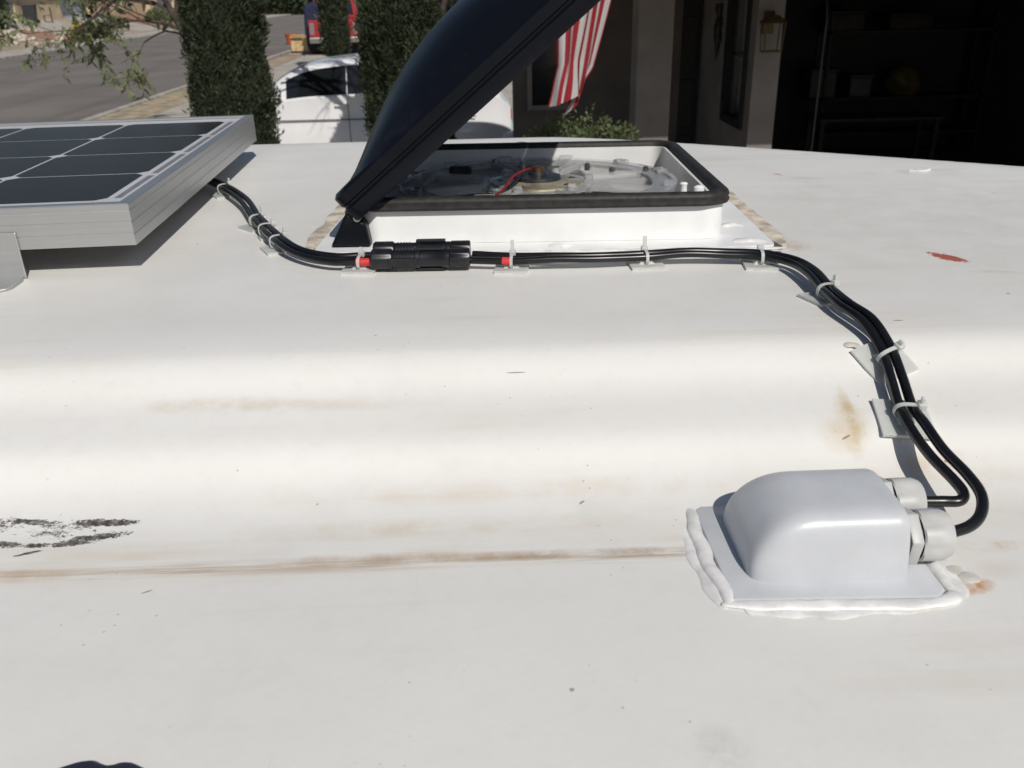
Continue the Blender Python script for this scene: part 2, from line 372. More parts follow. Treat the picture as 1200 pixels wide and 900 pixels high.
def spline(pts, sub=8):
    pts = [Vector(p) for p in pts]; out = []
    for i in range(len(pts)-1):
        p0, p1, p2, p3 = pts[max(i-1, 0)], pts[i], pts[i+1], pts[min(i+2, len(pts)-1)]
        for k in range(sub):
            t = k/sub
            out.append(.5*((2*p1) + (p2-p0)*t + (2*p0-5*p1+4*p2-p3)*t*t + (3*p1-p0-3*p2+p3)*t**3))
    return out + [pts[-1]]
def rrect(x0, y0, x1, y1, r_, seg=6):
    out = []
    for cx, cy, a0 in ((x1-r_, y0+r_, -90), (x1-r_, y1-r_, 0), (x0+r_, y1-r_, 90), (x0+r_, y0+r_, 180)):
        for k in range(seg+1):
            a = R(a0+90*k/seg); out.append((cx+r_*math.cos(a), cy+r_*math.sin(a)))
    return out
def sheet(name, pts, z, mat, kind='structure'):
    o = pyd(name, [(x, y, z) for x, y in pts], [tuple(range(len(pts)))], mat); o['kind'] = kind; return o
def copy_tree(o, parent=None):
    c = o.copy(); col.objects.link(c); c.parent = parent
    for ch in list(o.children): copy_tree(ch, c)
    return c

# ------------------------------------------------------------------ setting: ground, street, pavements
def rect(x0, y0, x1, y1): return [(x0, y0), (x1, y0), (x1, y1), (x0, y1)]
sheet('ground', rect(-600, -400, 600, 900), 0, 'dirt')
sheet('street', rect(-22.7, -120, -9.3, 420), .006, 'asphalt')
G().box((-9.3, -120, -.2), (-9.12, 420, .13)).out('kerb_near', 'kerb', bevel=.03)['kind'] = 'structure'
G().box((-22.88, -120, -.2), (-22.7, 420, .13)).out('kerb_far', 'kerb', bevel=.03)['kind'] = 'structure'
sheet('verge', rect(-9.12, -120, -7.9, 36), .07, 'straw')
sheet('pavement_near', rect(-7.9, -120, -6.5, 420), .075, 'concrete')
sheet('driveway', rect(-6.5, 1, 9, 38), .012, 'concrete')
sheet('pavement_far', rect(-25.0, -120, -22.88, 420), .12, 'concrete')
# far yards rise towards the houses
yz = lambda x: .12 + max(0, -25.5-x)*.18
pyd('yard_far', [(-25.0, -120, .11), (-25.5, -120, .12), (-31.4, -120, yz(-31.4)), (-60, -120, yz(-31.4)), (-25.0, 420, .11), (-25.5, 420, .12), (-31.4, 420, yz(-31.4)), (-60, 420, yz(-31.4))],
    [(0, 4, 5, 1), (1, 5, 6, 2), (2, 6, 7, 3)], 'dirt')['kind'] = 'structure'
def slope_sheet(name, x0, y0, x1, y1, mat, lift=.012, shear=0):
    pyd(name, [(x0, y0, yz(x0)+lift), (x1, y0+shear, yz(x1)+lift), (x1, y1+shear, yz(x1)+lift), (x0, y1, yz(x0)+lift)], [(0, 1, 2, 3)], mat)['kind'] = 'structure'
slope_sheet('driveway_far', -25.5, 61.5, -31.2, 70.2, 'concrete')
slope_sheet('driveway_far_second', -25.5, 72.0, -31.2, 78.0, 'concrete')
slope_sheet('gravel_bed', -25.5, 58.6, -29.2, 61.4, 'red_gravel', .02)
slope_sheet('gravel_bed_second', -25.5, 78.1, -31.2, 96, 'red_gravel', .02)

# ------------------------------------------------------------------ camper
K = [(.02,2.30),(.10,2.380),(.18,2.407),(.26,2.4190),(.34,2.4238),(.40,2.4249),(.46,2.4253),(.495,2.4275),(.515,2.4315),(.533,2.4385),(.555,2.4525),(.567,2.4567),(.585,2.4612),(.600,2.4650),(.614,2.4702),(.633,2.4812),(.645,2.4860),(.660,2.4882),(.76,2.489),(1.0,2.489),(1.3,2.489),(2.2,2.489)]
ks = [0.0]*len(K)
for i in range(len(K)):
    d_ = [(K[j+1][1]-K[j][1])/(K[j+1][0]-K[j][0]) for j in (i-1, i) if 0 <= j < len(K)-1]; ks[i] = sum(d_)/len(d_)
def prof(y):
    y = min(max(y, K[0][0]), K[-1][0])
    i = max(j for j in range(len(K)-1) if K[j][0] <= y)
    h = K[i+1][0]-K[i][0]; t = (y-K[i][0])/h
    return (2*t**3-3*t*t+1)*K[i][1]+(t**3-2*t*t+t)*h*ks[i]+(-2*t**3+3*t*t)*K[i+1][1]+(t**3-t*t)*h*ks[i+1]
def zr(x, y):
    s = max(0, x-.1); y0 = 1.66-.676*s*s/(s+.15)
    v = prof(y)
    if y > y0: v -= 1.2*(y-y0)**2
    if x > 1.05: v -= 1.1*(x-1.05)**2
    return v
def rn(x, y, e=.004):
    return Vector((-(zr(x+e, y)-zr(x-e, y))/(2*e), -(zr(x, y+e)-zr(x, y-e))/(2*e), 1)).normalized()
camper = empty('camper', (0, 0, 0), 0, 'white fibreglass camper with a stained stepped roof, under the solar panel and vent', 'camper')
ys = []
y = .02
while y < 2.05:
    ys.append(y); y += .006 if .42 < y < .72 else .02
xs = []
x = -2.6
while x < 1.52: xs.append(x); x += .03
v = [(x, y, zr(x, y)) for y in ys for x in xs]; nx = len(xs)
f = [(j*nx+i, j*nx+i+1, (j+1)*nx+i+1, (j+1)*nx+i) for j in range(len(ys)-1) for i in range(nx-1)]
def in_vent(q):                       # opening cut for the roof vent
    cx, cy = sum(v[i][0] for i in q)/4-.0655, sum(v[i][1] for i in q)/4-1.1220
    a = R(2.5); return abs(cx*math.cos(a)-cy*math.sin(a)) < .205 and abs(cx*math.sin(a)+cy*math.cos(a)) < .198
f = [q for q in f if not in_vent(q)]
pyd('roof_shell', v, f, 'gelcoat', camper, True)
def wall_strip(name, pts, z0=.55):
    vv = [(p[0], p[1], p[2]) for p in pts] + [(p[0], p[1], z0) for p in pts]; n = len(pts)
    return pyd(name, vv, [(i, n+i, n+i+1, i+1) for i in range(n-1)], 'white_side', camper)
wall_strip('side_wall', [(x, ys[0], zr(x, ys[0])) for x in xs])
wall_strip('side_wall', [(x, ys[-1], zr(x, ys[-1])) for x in xs])
wall_strip('end_wall', [(xs[0], y, zr(xs[0], y)) for y in ys])
wall_strip('end_wall', [(xs[-1], y, zr(xs[-1], y)) for y in ys])
G().box((xs[0], ys[0], .5), (xs[-1], ys[-1], .56)).out('floor_pan', 'dark_plastic', camper)
for wx in (-1.9, .7):
    for wy in (.25, 1.8):
        t_ = G().lathe([(.18, -.1), (.31, -.1), (.34, -.06), (.34, .06), (.31, .1), (.18, .1)], Matrix.Translation((wx, wy, .34)) @ Matrix.Rotation(R(90), 4, 'X'), 28).out('wheel', 'tyre', camper, True)
        G().lathe([(.19, -.08), (.05, -.07), (.05, .07), (.19, .08)], Matrix.Translation((wx, wy, .34)) @ Matrix.Rotation(R(90), 4, 'X'), 20).out('rim', 'rim', t_, True)

# ------------------------------------------------------------------ solar panel
PL, PW, PT = 1.02, .666, .042
pan = empty('solar_panel', (-.3545, .878, 2.519), R(2.75), 'aluminium framed solar panel standing above the camper roof', 'solar panel')
pan.rotation_euler.y = R(-.15)
# local: x runs from -PL to 0, y from 0 to PW, z from 0 (frame foot) to PT
def rail(axis):
    # frame extrusion cross-section (out, up): outer wall with three grooves, top lip
    c = [(0, 0), (0, .0105), (.0005, .0110), (.0005, .0126), (0, .0131), (0, .0225), (.0005, .0230), (.0005, .0246), (0, .0251), (0, .0345), (.0004, .0350), (.0004, .0360), (0, .0365), (0, PT-.001), (.001, PT), (.0115, PT), (.0115, PT-.003), (.003, PT-.003), (.003, .002), (.022, .002), (.022, 0)]
    g = G(); n = len(c)
    if axis == 'front': a, b = [(-PL+o, o, h) for o, h in c], [(-o, o, h) for o, h in c]
    elif axis == 'back': a, b = [(-o, PW-o, h) for o, h in c], [(-PL+o, PW-o, h) for o, h in c]
    elif axis == 'right': a, b = [(-o, o, h) for o, h in c], [(-o, PW-o, h) for o, h in c]
    else: a, b = [(-PL+o, PW-o, h) for o, h in c], [(-PL+o, o, h) for o, h in c]
    g.add(a+b, [(i, n+i, n+(i+1) % n, (i+1) % n)[::-1] for i in range(n)]); return g
for ax in ('front', 'back', 'right', 'left'):
    rail(ax).out('frame_rail', 'alu', pan)
back = G().box((-PL+.012, .012, PT-.0075), (-.012, PW-.012, PT-.0035)).out('backsheet', 'backsheet', pan)
cw, ch, gap = .1535, .1425, .004
cm = None
for i in range(6):
    for j in range(4):
        x1 = -.036 - i*(cw+gap); y0 = .037 + j*(ch+gap)
        if cm is None:
            k_ = .010; hx, hy = cw/2, ch/2
            g = G().prism([(-hx+k_, -hy), (hx-k_, -hy), (hx, -hy+k_), (hx, hy-k_), (hx-k_, hy), (-hx+k_, hy), (-hx, hy-k_), (-hx, -hy+k_)], 0, .00018)
            o = g.out('cell', 'cell', back); cm = o.data
        else:
            o = bpy.data.objects.new('cell', cm); col.objects.link(o); o.parent = back
        o.location = (x1-cw/2, y0+ch/2, PT-.0034)
for y0, y1 in ((.045, .165), (.178, .31), (.322, .455), (.468, .61)):
    G().box((-.0285, y0, PT-.0034), (-.0215, y1, PT-.0032)).out('bus_ribbon', 'ribbon', back)
# mounting brackets: z-shaped aluminium feet
for bx, yy, sgn in ((-.158, 0, -1), (-.80, 0, -1), (-.225, PW, 1), (-.80, PW, 1)):
    g = G(); t_ = .0025
    wb = .09
    foot = rrect(0, 0, wb, .045, .012, 4)
    z_f = -.0292
    p = [(bx+a-.0, (yy + sgn*(b+.0005)), z_f) for a, b in foot]
    br = empty('mounting_bracket'); br.parent = pan
    bpy.data.objects.remove(br)
    g.prism([(bx-wb/2+a, yy+sgn*(b+.0006)) for a, b in foot], z_f, z_f+t_)
    g.box((bx-wb/2, min(yy+sgn*.0006, yy+sgn*.0031), z_f), (bx+wb/2, max(yy+sgn*.0006, yy+sgn*.0031), .018))
    b_ = g.out('mounting_bracket', 'alu', pan, bevel=.0008)
    G().lathe([(.006, 0), (.006, .004), (.003, .006)], Matrix.Translation((bx, yy+sgn*.027, z_f+t_)), 6).out('bolt', 'steel', b_)

# ------------------------------------------------------------------ roof vent
VX, VY, VR, VH = .40, .390, R(-2.5), .0075
vent = empty('roof_vent', (.0655, 1.1220, 2.4892), VR, 'white roof vent with black gasket, clear fan ring and its dark lid propped open', 'roof vent')
vent.rotation_euler.x = -R(1.1)
def ring(g, outer, inner, z0, z1):
    n = len(outer)
    v_ = [(*p, z0) for p in outer]+[(*p, z1) for p in outer]+[(*p, z0) for p in inner]+[(*p, z1) for p in inner]
    f_ = []
    for i in range(n):
        j = (i+1) % n
        f_ += [(i, j, n+j, n+i), (n+i, n+j, 3*n+j, 3*n+i), (3*n+i, 3*n+j, 2*n+j, 2*n+i), (2*n+i, 2*n+j, j, i)]
    return g.add(v_, f_)
hx, hy = VX/2, VY/2
fl = G(); ring(fl, rrect(-hx-.042, -hy-.030, hx+.046, hy+.04, .012), rrect(-hx+.014, -hy+.014, hx-.014, hy-.014, .03), -.001, .0035)
flange = fl.out('flange', 'vent_white', vent, True)
wl = G(); ring(wl, rrect(-hx+.001, -hy+.001, hx-.001, hy-.001, .026, 8), rrect(-hx+.012, -hy+.012, hx-.012, hy-.012, .02, 8), .0035, .0355+VH)
# flared foot of the wall
wall = wl.out('wall', 'vent_white', vent, True, bevel=.001)
inn = G(); ring(inn, rrect(-hx+.013, -hy+.013, hx-.013, hy-.013, .02, 8), rrect(-hx+.016, -hy+.016, hx-.016, hy-.016, .018, 8), -.06, .040+VH)
inn.out('inner_wall', 'vent_white', vent, True)
# gasket: rounded rubber section swept round the rim
gs = []
cs = [(-.0055, .033), (-.0065, .036), (-.0045, .0385), (-.006, .041), (-.0045, .0445), (0, .047), (.006, .0465), (.0095, .044), (.0098, .035), (.008, .033)]
path_out = rrect(-hx, -hy, hx, hy, .032, 9)
nseg = len(path_out); v = []; 
for i, (px, py) in enumerate(path_out):
    a, b = path_out[i-1], path_out[(i+1) % nseg]
    tx, ty = b[0]-a[0], b[1]-a[1]; l_ = math.hypot(tx, ty); nxm, nym = -ty/l_, tx/l_    # inward normal (ccw path)
    wob = .0004*noise.noise(Vector((px*30, py*30, 0)))
    for o_, h_ in cs: v.append((px+nxm*(o_+wob), py+nym*(o_+wob), h_+VH+wob))
m_ = len(cs)
f = [(i*m_+k, ((i+1) % nseg)*m_+k, ((i+1) % nseg)*m_+(k+1) % m_, i*m_+(k+1) % m_) for i in range(nseg) for k in range(m_)]
gas = pyd('gasket', v, f, 'rubber', vent, True)
# throat, fan and clear ring
G().box((-hx+.016, -hy+.016, -.075), (hx-.016, hy-.016, -.070)).out('throat_plate', 'throat', vent)
def torus(rad, tube_r, z, seg=64, flat=1.0):
    v_, f_ = [], []
    for i in range(seg):
        a = 2*math.pi*i/seg
        for k in range(10):
            b = 2*math.pi*k/10; q = rad+tube_r*math.cos(b)
            v_.append((q*math.cos(a), q*math.sin(a), z+flat*tube_r*math.sin(b)))
    f_ = [(i*10+k, ((i+1) % seg)*10+k, ((i+1) % seg)*10+(k+1) % 10, i*10+(k+1) % 10) for i in range(seg) for k in range(10)]
    return G().add(v_, f_)
def hoop(r1, r2, z0, z1, seg=64):
    return G().lathe([(r1, z0), (r2, z0), (r2, z1), (r1, z1), (r1, z0)], None, seg, False)
_before = set(vent.children)
hoop(.145, .168, .012, .0165).out('fan_ring', 'smoke_clear', vent, True)
hoop(.166, .169, -.03, .0165).out('ring_wall', 'smoke_clear', vent, True)
hoop(.060, .072, .0105, .0145, 40).out('hub_ring', 'clear', vent, True)
for k_ in range(8):
    a = R(22+45*k_)
    m4 = Matrix.Rotation(a, 4, 'Z')
    g = G().box((.071, -.007, .0095), (.147, -.005, .0185), m4).box((.071, .005, .0095), (.147, .007, .0185), m4).box((.071, -.007, .0095), (.147, .007, .0112), m4)
    g.out('spoke', 'clear', vent)
    if k_ % 2 == 0:
        s_ = G().lathe([(.004, .016), (.004, .021), (.002, .0225)], Matrix.Rotation(a, 4, 'Z') @ Matrix.Translation((.156, 0, 0)), 10).out('screw', 'steel', vent, True)
for k_ in range(10):
    a = R(36*k_); m4 = Matrix.Rotation(a, 4, 'Z')
    v_ = [m4 @ Vector(p) for p in ((.04, -.012, -.012), (.14, -.032, -.022), (.14, .026, -.006), (.04, .012, -.004))]
    v_ += [p + Vector((0, 0, -.0015)) for p in v_]
    G().add(v_, [(0, 1, 2, 3), (7, 6, 5, 4), (0, 4, 5, 1), (1, 5, 6, 2), (2, 6, 7, 3), (3, 7, 4, 0)]).out('fan_blade', 'blade', vent)
G().lathe([(.060, -.03), (.060, .0125), (.057, .0160), (.040, .0170), (.036, .0190), (.020, .0195)], None, 40).out('motor', 'brass', vent, True)
mc = G().lathe([(.030, .0190), (.029, .0235), (.012, .0250), (.011, .029)], None, 32).out('motor_cap', 'dark_plastic', vent, True)
G().lathe([(.008, .029), (.008, .034), (.004, .035)], None, 12).out('shaft_nut', 'copper', mc, True)
for a in (20, 95, 170, 245, 320):
    G().lathe([(.0045, .011), (.0045, .017), (.002, .0185)], Matrix.Translation((.047*math.cos(R(a)), .047*math.sin(R(a)), 0)), 6).out('bolt', 'steel', vent)
G().tube(spline([(-.175, -.13, .018), (-.12, -.125, .021), (-.07, -.12, .019), (-.045, -.09, .021), (-.03, -.04, .030), (-.012, -.015, .034), (-.004, .006, .027)]), .0015, 8).out('wire', 'red_wire', vent, True)
G().tube(spline([(-.176, -.137, .017), (-.11, -.137, .019), (-.07, -.128, .018), (-.045, -.08, .018), (-.02, -.02, .027)]), .0019, 8).out('wire', 'cable', vent, True)
G().box((-.075, -.137, .012), (-.05, -.115, .024)).out('wire_clamp', 'smoke_clear', vent, bevel=.002)
G().box((-.118, .075, .012), (-.088, .095, .024)).out('switch_block', 'dark_plastic', vent, bevel=.003)
cr = G().lathe([(.014, .026), (.014, .029), (.006, .031), (.0042, .033), (.0036, .045), (.0045, .047), (.003, .0485)], Matrix.Translation((.158, -.155, -.008)), 14).out('crank_post', 'vent_white', vent, True)
G().lathe([(.006, .018), (.006, .034), (.003, .036)], Matrix.Translation((.176, -.150, 0)), 10).out('post', 'vent_white', vent, True)
for k_ in range(12):
    a = R(15+30*k_); m4 = Matrix.Rotation(a, 4, 'Z')
    G().box((.160, -.009, .0166), (.174, .009, .0225), m4).out('ring_clip', 'clear', vent, bevel=.001)
for k_ in range(6):
    a = R(60*k_+8); m4 = Matrix.Rotation(a, 4, 'Z') @ Matrix.Translation((.066, 0, 0))
    G().lathe([(.006, .0), (.006, .020), (.0045, .022)], m4, 12).out('stud', 'clear', vent, True)
hoop(.1685, .1755, .0125, .0185).out('ring_lip', 'clear', vent, True)
G().tube(spline([(.06, -.10, .016), (.10, -.125, .019), (.13, -.11, .017), (.15, -.14, .016)]), .0012, 6).out('wire', 'steel', vent, True)
for px, py in ((.07, .10), (-.02, .115), (.10, .06)):
    G().lathe([(.004, .012), (.004, .020), (.002, .022)], Matrix.Translation((px, py, 0)), 8).out('screw', 'steel', vent, True)
for o in set(vent.children) - _before: o.location.z += .017
# lid, hinged on the left, tipped up about 40 degrees
lid = empty('lid', (-.1266-.0655, 0, 2.5214-2.4892)); lid.parent = vent; lid.rotation_euler = (0, -R(39.7), 0)
bpy.data.objects.remove(lid)
LM = Matrix.Translation((-.1266-.0655, 0, 2.5230-2.4892)) @ Matrix.Rotation(-R(39.7), 4, 'Y')
LU, LV = .435, .215
def loft(levels, capend=True):
    n = len(levels[0][0]); v_ = []
    for poly, z in levels: v_ += [(px, py, z) for px, py in poly]
    f_ = [(i*n+k, i*n+(k+1) % n, (i+1)*n+(k+1) % n, (i+1)*n+k) for i in range(len(levels)-1) for k in range(n)]
    return v_, f_, n
def rr(inset, r_): return rrect(-.010+inset, -LV+inset, LU-inset, LV-inset, r_, 7)
v_, f_, n_ = loft([(rr(.004, .02), .024), (rr(.004, .02), .001), (rr(.001, .022), 0), (rr(0, .022), .002), (rr(0, .022), .015), (rr(.0035, .021), .0175), (rr(.0035, .021), .0195), (rr(.002, .021), .021), (rr(.002, .021), .0315), (rr(.006, .02), .035), (rr(.020, .03), .0352)])
lid = G().add([LM @ Vector(p) for p in v_], f_).out('lid', 'lid', vent, True)
NU, NV = 36, 30; v_ = []
for j in range(NV+1):
    t = -1+2*j/NV
    for i in range(NU+1):
        s_ = -1+2*i/NU
        gsh = (1-abs(s_)**2.1)**.92 * (1-abs(t)**3.5)**.8
        v_.append(LM @ Vector((.2125+.2005*s_, (LV-.014)*t, .0345+.062*gsh)))
f_ = [(j*(NU+1)+i, j*(NU+1)+i+1, (j+1)*(NU+1)+i+1, (j+1)*(NU+1)+i) for j in range(NV) for i in range(NU)]
G().add(v_, f_).out('lid_dome', 'lid', lid, True)
# hinge knuckles between lid and flange
for yy in (-.19, .19):
    g = G().add([(-.226, yy-.016, .004), (-.182, yy-.016, .004), (-.186, yy-.016, .030), (-.206, yy-.016, .042), (-.226, yy+.016, .004), (-.182, yy+.016, .004), (-.186, yy+.016, .030), (-.206, yy+.016, .042)],
                [(3, 2, 1, 0), (4, 5, 6, 7), (0, 1, 5, 4), (1, 2, 6, 5), (2, 3, 7, 6), (3, 0, 4, 7)])
    hb = g.out('hinge', 'lid', vent, bevel=.003)
    G().lathe([(.004, -.02), (.004, .02)], Matrix.Translation((-.194, yy, .036)) @ Matrix.Rotation(R(90), 4, 'X'), 10).out('hinge_pin', 'steel', hb)
# lumpy lap sealant at the flange edge, weathered tan on two sides
def bead(pts, rad, mat, name, parent, lump=.35, seg=8, flat=.55, seed=0, sub=10, drop=.3):
    P = spline(pts, sub); g = G(); n = len(P); v_ = []; ds = 0; fq = .32/rad
    for i, p in enumerate(P):
        if i: ds += (P[i]-P[i-1]).length
        t = (P[min(i+1, n-1)]-P[max(i-1, 0)]).normalized(); side = t.cross(Vector((0, 0, 1))).normalized()
        rr_ = rad*(1+lump*noise.noise(Vector((ds*fq+seed*9.1, seed, 0)))*1.3+lump*.25*noise.noise(Vector((ds*fq*3, seed*3, 5))))
        ed = min(i, n-1-i)/max(1, min(9, n//4)); rr_ *= .22+.78*min(1, ed)**.6
        sh = side*rad*.5*noise.noise(Vector((ds*fq*.6, seed*7, 2)))
        for k in range(seg):
            a = 2*math.pi*k/seg; v_.append(p + sh + side*math.cos(a)*rr_ + Vector((0, 0, math.sin(a)*rr_*flat - drop*rad*flat)))
    f_ = [(i*seg+k, i*seg+(k+1) % seg, (i+1)*seg+(k+1) % seg, (i+1)*seg+k) for i in range(n-1) for k in range(seg)]
    f_ += [tuple(range(seg-1, -1, -1)), tuple((n-1)*seg+k for k in range(seg))]
    return g.add(v_, f_).out(name, mat, parent, True)
e_ = .002
bead([(-hx-.05, -hy-.02, e_), (-hx-.052, 0, e_), (-hx-.05, hy+.03, e_)], .010, 'tan_sealant', 'lap_sealant', vent, .35, seed=1, flat=.07, sub=30)
bead([(hx+.056, -hy-.025, e_), (hx+.054, 0, e_), (hx+.05, hy+.03, e_)], .010, 'tan_sealant', 'lap_sealant', vent, .35, seed=2, flat=.07, sub=30)
bead([(-hx-.05, -hy-.033, e_), (0, -hy-.034, e_), (hx+.055, -hy-.032, e_)], .006, 'sealant', 'lap_sealant', vent, seed=3, flat=.4, sub=30)
bead([(-hx-.05, hy+.045, e_), (0, hy+.045, e_), (hx+.05, hy+.045, e_)], .009, 'old_sealant', 'lap_sealant', vent, seed=4, flat=.4, sub=30)
for px, py, rx, s_ in ((hx+.022, -hy-.012, .019, 5), (hx+.020, -hy+.06, .013, 6), (.02, -hy-.019, .012, 7), (-hx-.02, .05, .014, 8)):
    bead([(px-rx, py, .0035), (px, py+.003, .0045), (px+rx, py, .0035)], .0065, 'sealant', 'screw_sealant', vent, seed=s_, flat=.45)

# ------------------------------------------------------------------ cable entry box
BZ = 2.4252
ebox = empty('cable_entry_box', (0, 0, BZ), 0, 'pale grey plastic cable entry housing sealed to the roof, two glands on its side', 'cable box')
plate = G()
pp = [(.1335, .402), (.251, .3985), (.2575, .4045), (.2575, .498), (.250, .5035), (.138, .503), (.1325, .497)]
plate.prism(pp, -.0005, .003).out('base_plate', 'abs', ebox, True, bevel=.0015)
X0, X1, Y0, Y1, H = .1475, .2385, .4140, .4925, .0405
NU, NV = 56, 64
v_ = []
for j in range(NV+1):
    vv_ = -math.cos(math.pi*j/NV)                      # denser at both ends
    pw = abs(vv_)**13; pf = (1-abs(vv_)**(6.0 if vv_ < 0 else 4.2))**.36
    xs0 = X0 + .042*(1-(1-pw)**(1/2.4))
    for i in range(NU+1):
        xx = xs0+(X1-xs0)*(i/NU)**1.9
        a = min(1, (xx-X0)/.042)
        hh = max(0, 1-(1-a)**2.4-pw)**(1/2.15)*pf
        hxr = 1 if xx < X1-.003 else 1-.03*((xx-X1+.003)/.003)**2
        v_.append((xx, (Y0+Y1)/2 + (Y1-Y0)/2*vv_, .0028 + H*hh*hxr))
f_ = [(j*(NU+1)+i, j*(NU+1)+i+1, (j+1)*(NU+1)+i+1, (j+1)*(NU+1)+i) for j in range(NV) for i in range(NU)]
f_ += [(j*(NU+1)+NU, NV*(NU+1)*0+len(v_)+j, len(v_)+j+1, (j+1)*(NU+1)+NU) for j in range(NV)]
v_ += [(X1, (Y0+Y1)/2-(Y1-Y0)/2*math.cos(math.pi*j/NV), .0028) for j in range(NV+1)]
G().add(v_, f_).out('housing', 'abs', ebox, True)
def gland(yc, zc):
    Mx = Matrix.Translation((X1-.001, yc, zc)) @ Matrix.Rotation(R(90), 4, 'Y')
    g0 = G().lathe([(.0155, 0), (.0165, .0006), (.0165, .0022), (.0150, .0026)], Mx, 24).out('gland', 'rubber', ebox, True)
    hexp = [(.0178*math.cos(R(60*k+12)), .0178*math.sin(R(60*k+12))) for k in range(6)]
    G().prism(hexp, .0026, .0098, Mx).out('hex_nut', 'gland', g0, True, bevel=.0009)
    G().lathe([(.0135, .0098), (.0135, .0118)], Mx, 24).out('thread', 'dark_plastic', g0, True)
    seg = 36; pr = []
    cap = G(); v2 = []
    for r_, h, fl_ in ((.0148, .0112, 0), (.0162, .012, 1), (.0164, .021, 1), (.0160, .0255, .6), (.0138, .0300, 0), (.0095, .0318, 0), (.0062, .0320, 0), (.0048, .0290, 0)):
        for k in range(seg):
            a = 2*math.pi*k/seg
            q = r_*(1-fl_*.10*(1-abs(math.cos(3*a)))); v2.append(Mx @ Vector((q*math.cos(a), q*math.sin(a), h)))
    cap.add(v2, [(i*seg+k, i*seg+(k+1) % seg, (i+1)*seg+(k+1) % seg, (i+1)*seg+k) for i in range(7) for k in range(seg)])
    cap.out('cap', 'gland', g0, True)
GZ = .0205
gland(.4335, GZ); gland(.4700, GZ)
# sealant squeezed out round the plate
e_ = .001
bead([(.1315, .399, e_), (.1300, .425, e_), (.1285, .452, e_), (.1280, .480, e_), (.1295, .502, e_)], .0050, 'sealant', 'sealant_bead', ebox, .30, 12, .6, 11, 14, .1)
bead([(.1265, .4005, e_), (.160, .3975, e_), (.20, .396, e_), (.24, .3945, e_), (.258, .398, e_), (.2625, .405, e_)], .0046, 'sealant', 'sealant_bead', ebox, .16, 12, .40, 12, 14, .05)
bead([(.2615, .402, e_), (.2625, .43, e_), (.262, .47, e_), (.259, .503, e_)], .0042, 'sealant', 'sealant_bead', ebox, .45, 10, .5, 13, 12, .1)
bead([(.128, .5045, e_), (.17, .507, e_), (.22, .507, e_), (.259, .505, e_)], .0042, 'sealant', 'sealant_bead', ebox, .45, 10, .5, 14, 12, .1)
bead([(.139, .3965, 0), (.16, .393, 0), (.185, .3925, 0), (.21, .3925, 0), (.235, .391, 0)], .0058, 'sealant', 'sealant_bead', ebox, .4, 12, .16, 15, 14, 0)
bead([(.1290, .3985, 0), (.1270, .425, 0), (.1255, .452, 0), (.1250, .480, 0), (.1280, .503, 0)], .0072, 'sealant', 'sealant_bead', ebox, .35, 12, .14, 16, 14, 0)
bead([(.2650, .399, 0), (.2665, .425, 0), (.2660, .45, 0)], .0080, 'sealant', 'sealant_bead', ebox, .4, 12, .10, 17, 14, 0)
for px, py, s_ in ((.2735, .4235, 21), (.2785, .4160, 22)):
    t_ = bead([(px-.006, py, BZ), (px, py+.002, BZ+.0005), (px+.006, py, BZ)], .0048, 'clear_sealant', 'sealant_dab', None, .35, 10, .16, s_)
    tag(t_, 'larger clear dried sealant dab right of the front cable gland' if s_ == 21 else 'clear dried sealant dab nearest the rust spot by the cable box', 'sealant', 'sealant dabs beside the cable box')
t_ = bead([(.2795, .640, zr(.28, .64)), (.2865, .6405, zr(.2865, .6405)+.0005), (.2935, .639, zr(.2935, .639))], .0055, 'clear_sealant', 'sealant_dab', None, .3, 8, .3, 23)
tag(t_, 'small clear sealant dab left of the bending black cables', 'sealant')
t_ = G().add([(.622, 1.286, 0), (.642, 1.280, .001), (.655, 1.288, .002), (.648, 1.298, .002), (.63, 1.296, .001)], [(0, 1, 2, 3, 4)])
t_.v = [(a, b, zr(a, b)+.0015+c) for a, b, c in t_.v] + [(a, b, zr(a, b)+.0002) for a, b, c in t_.v]; t_.f = [(0, 1, 2, 3, 4), (9, 8, 7, 6, 5)] + [(i, 5+i, 5+(i+1) % 5, (i+1) % 5) for i in range(5)]
tag(t_.out('paint_flake', 'sealant'), 'white flake of paint lying near the far right roof edge', 'paint flake')

# ------------------------------------------------------------------ cables, connectors, ties
left_c = [(-.475, 1.345, .020), (-.4099, 1.2998, .017), (-.3661, 1.2455, .015), (-.3162, 1.1526, .016), (-.2771, 1.0544, .015), (-.2301, .951, .016), (-.1972, .8997, .014), (-.1612, .8715, .013), (-.13, .8665, .013), (-.1165, .866, .013)]
right_c = [(-.0182, .8618, .013), (.0235, .8545, .013), (.065, .851, .015), (.1087, .8500, .014), (.1586, .8545, .013), (.2, .853, .016), (.2377, .8505, .014), (.272, .842, .014), (.295, .818, .014), (.3005, .780, .015), (.2985, .7345, .013), (.2975, .690, .014), (.3030, .655, .014), (.3065, .624, .014), (.3040, .594, .015), (.2985, .563, .014)]
HK = .77
def path(c, off, hz=0):
    out = []
    for i, (x, y, h) in enumerate(c):
        h *= HK
        a, b = c[max(i-1, 0)], c[min(i+1, len(c)-1)]
        tx, ty = b[0]-a[0], b[1]-a[1]; l_ = math.hypot(tx, ty)
        o_ = off[i] if isinstance(off, (list, tuple)) else off
        x2, y2 = x-ty/l_*o_, y+tx/l_*o_
        out.append((x2, y2, zr(x2, y2)+h+hz))
    return out
CR = .0036
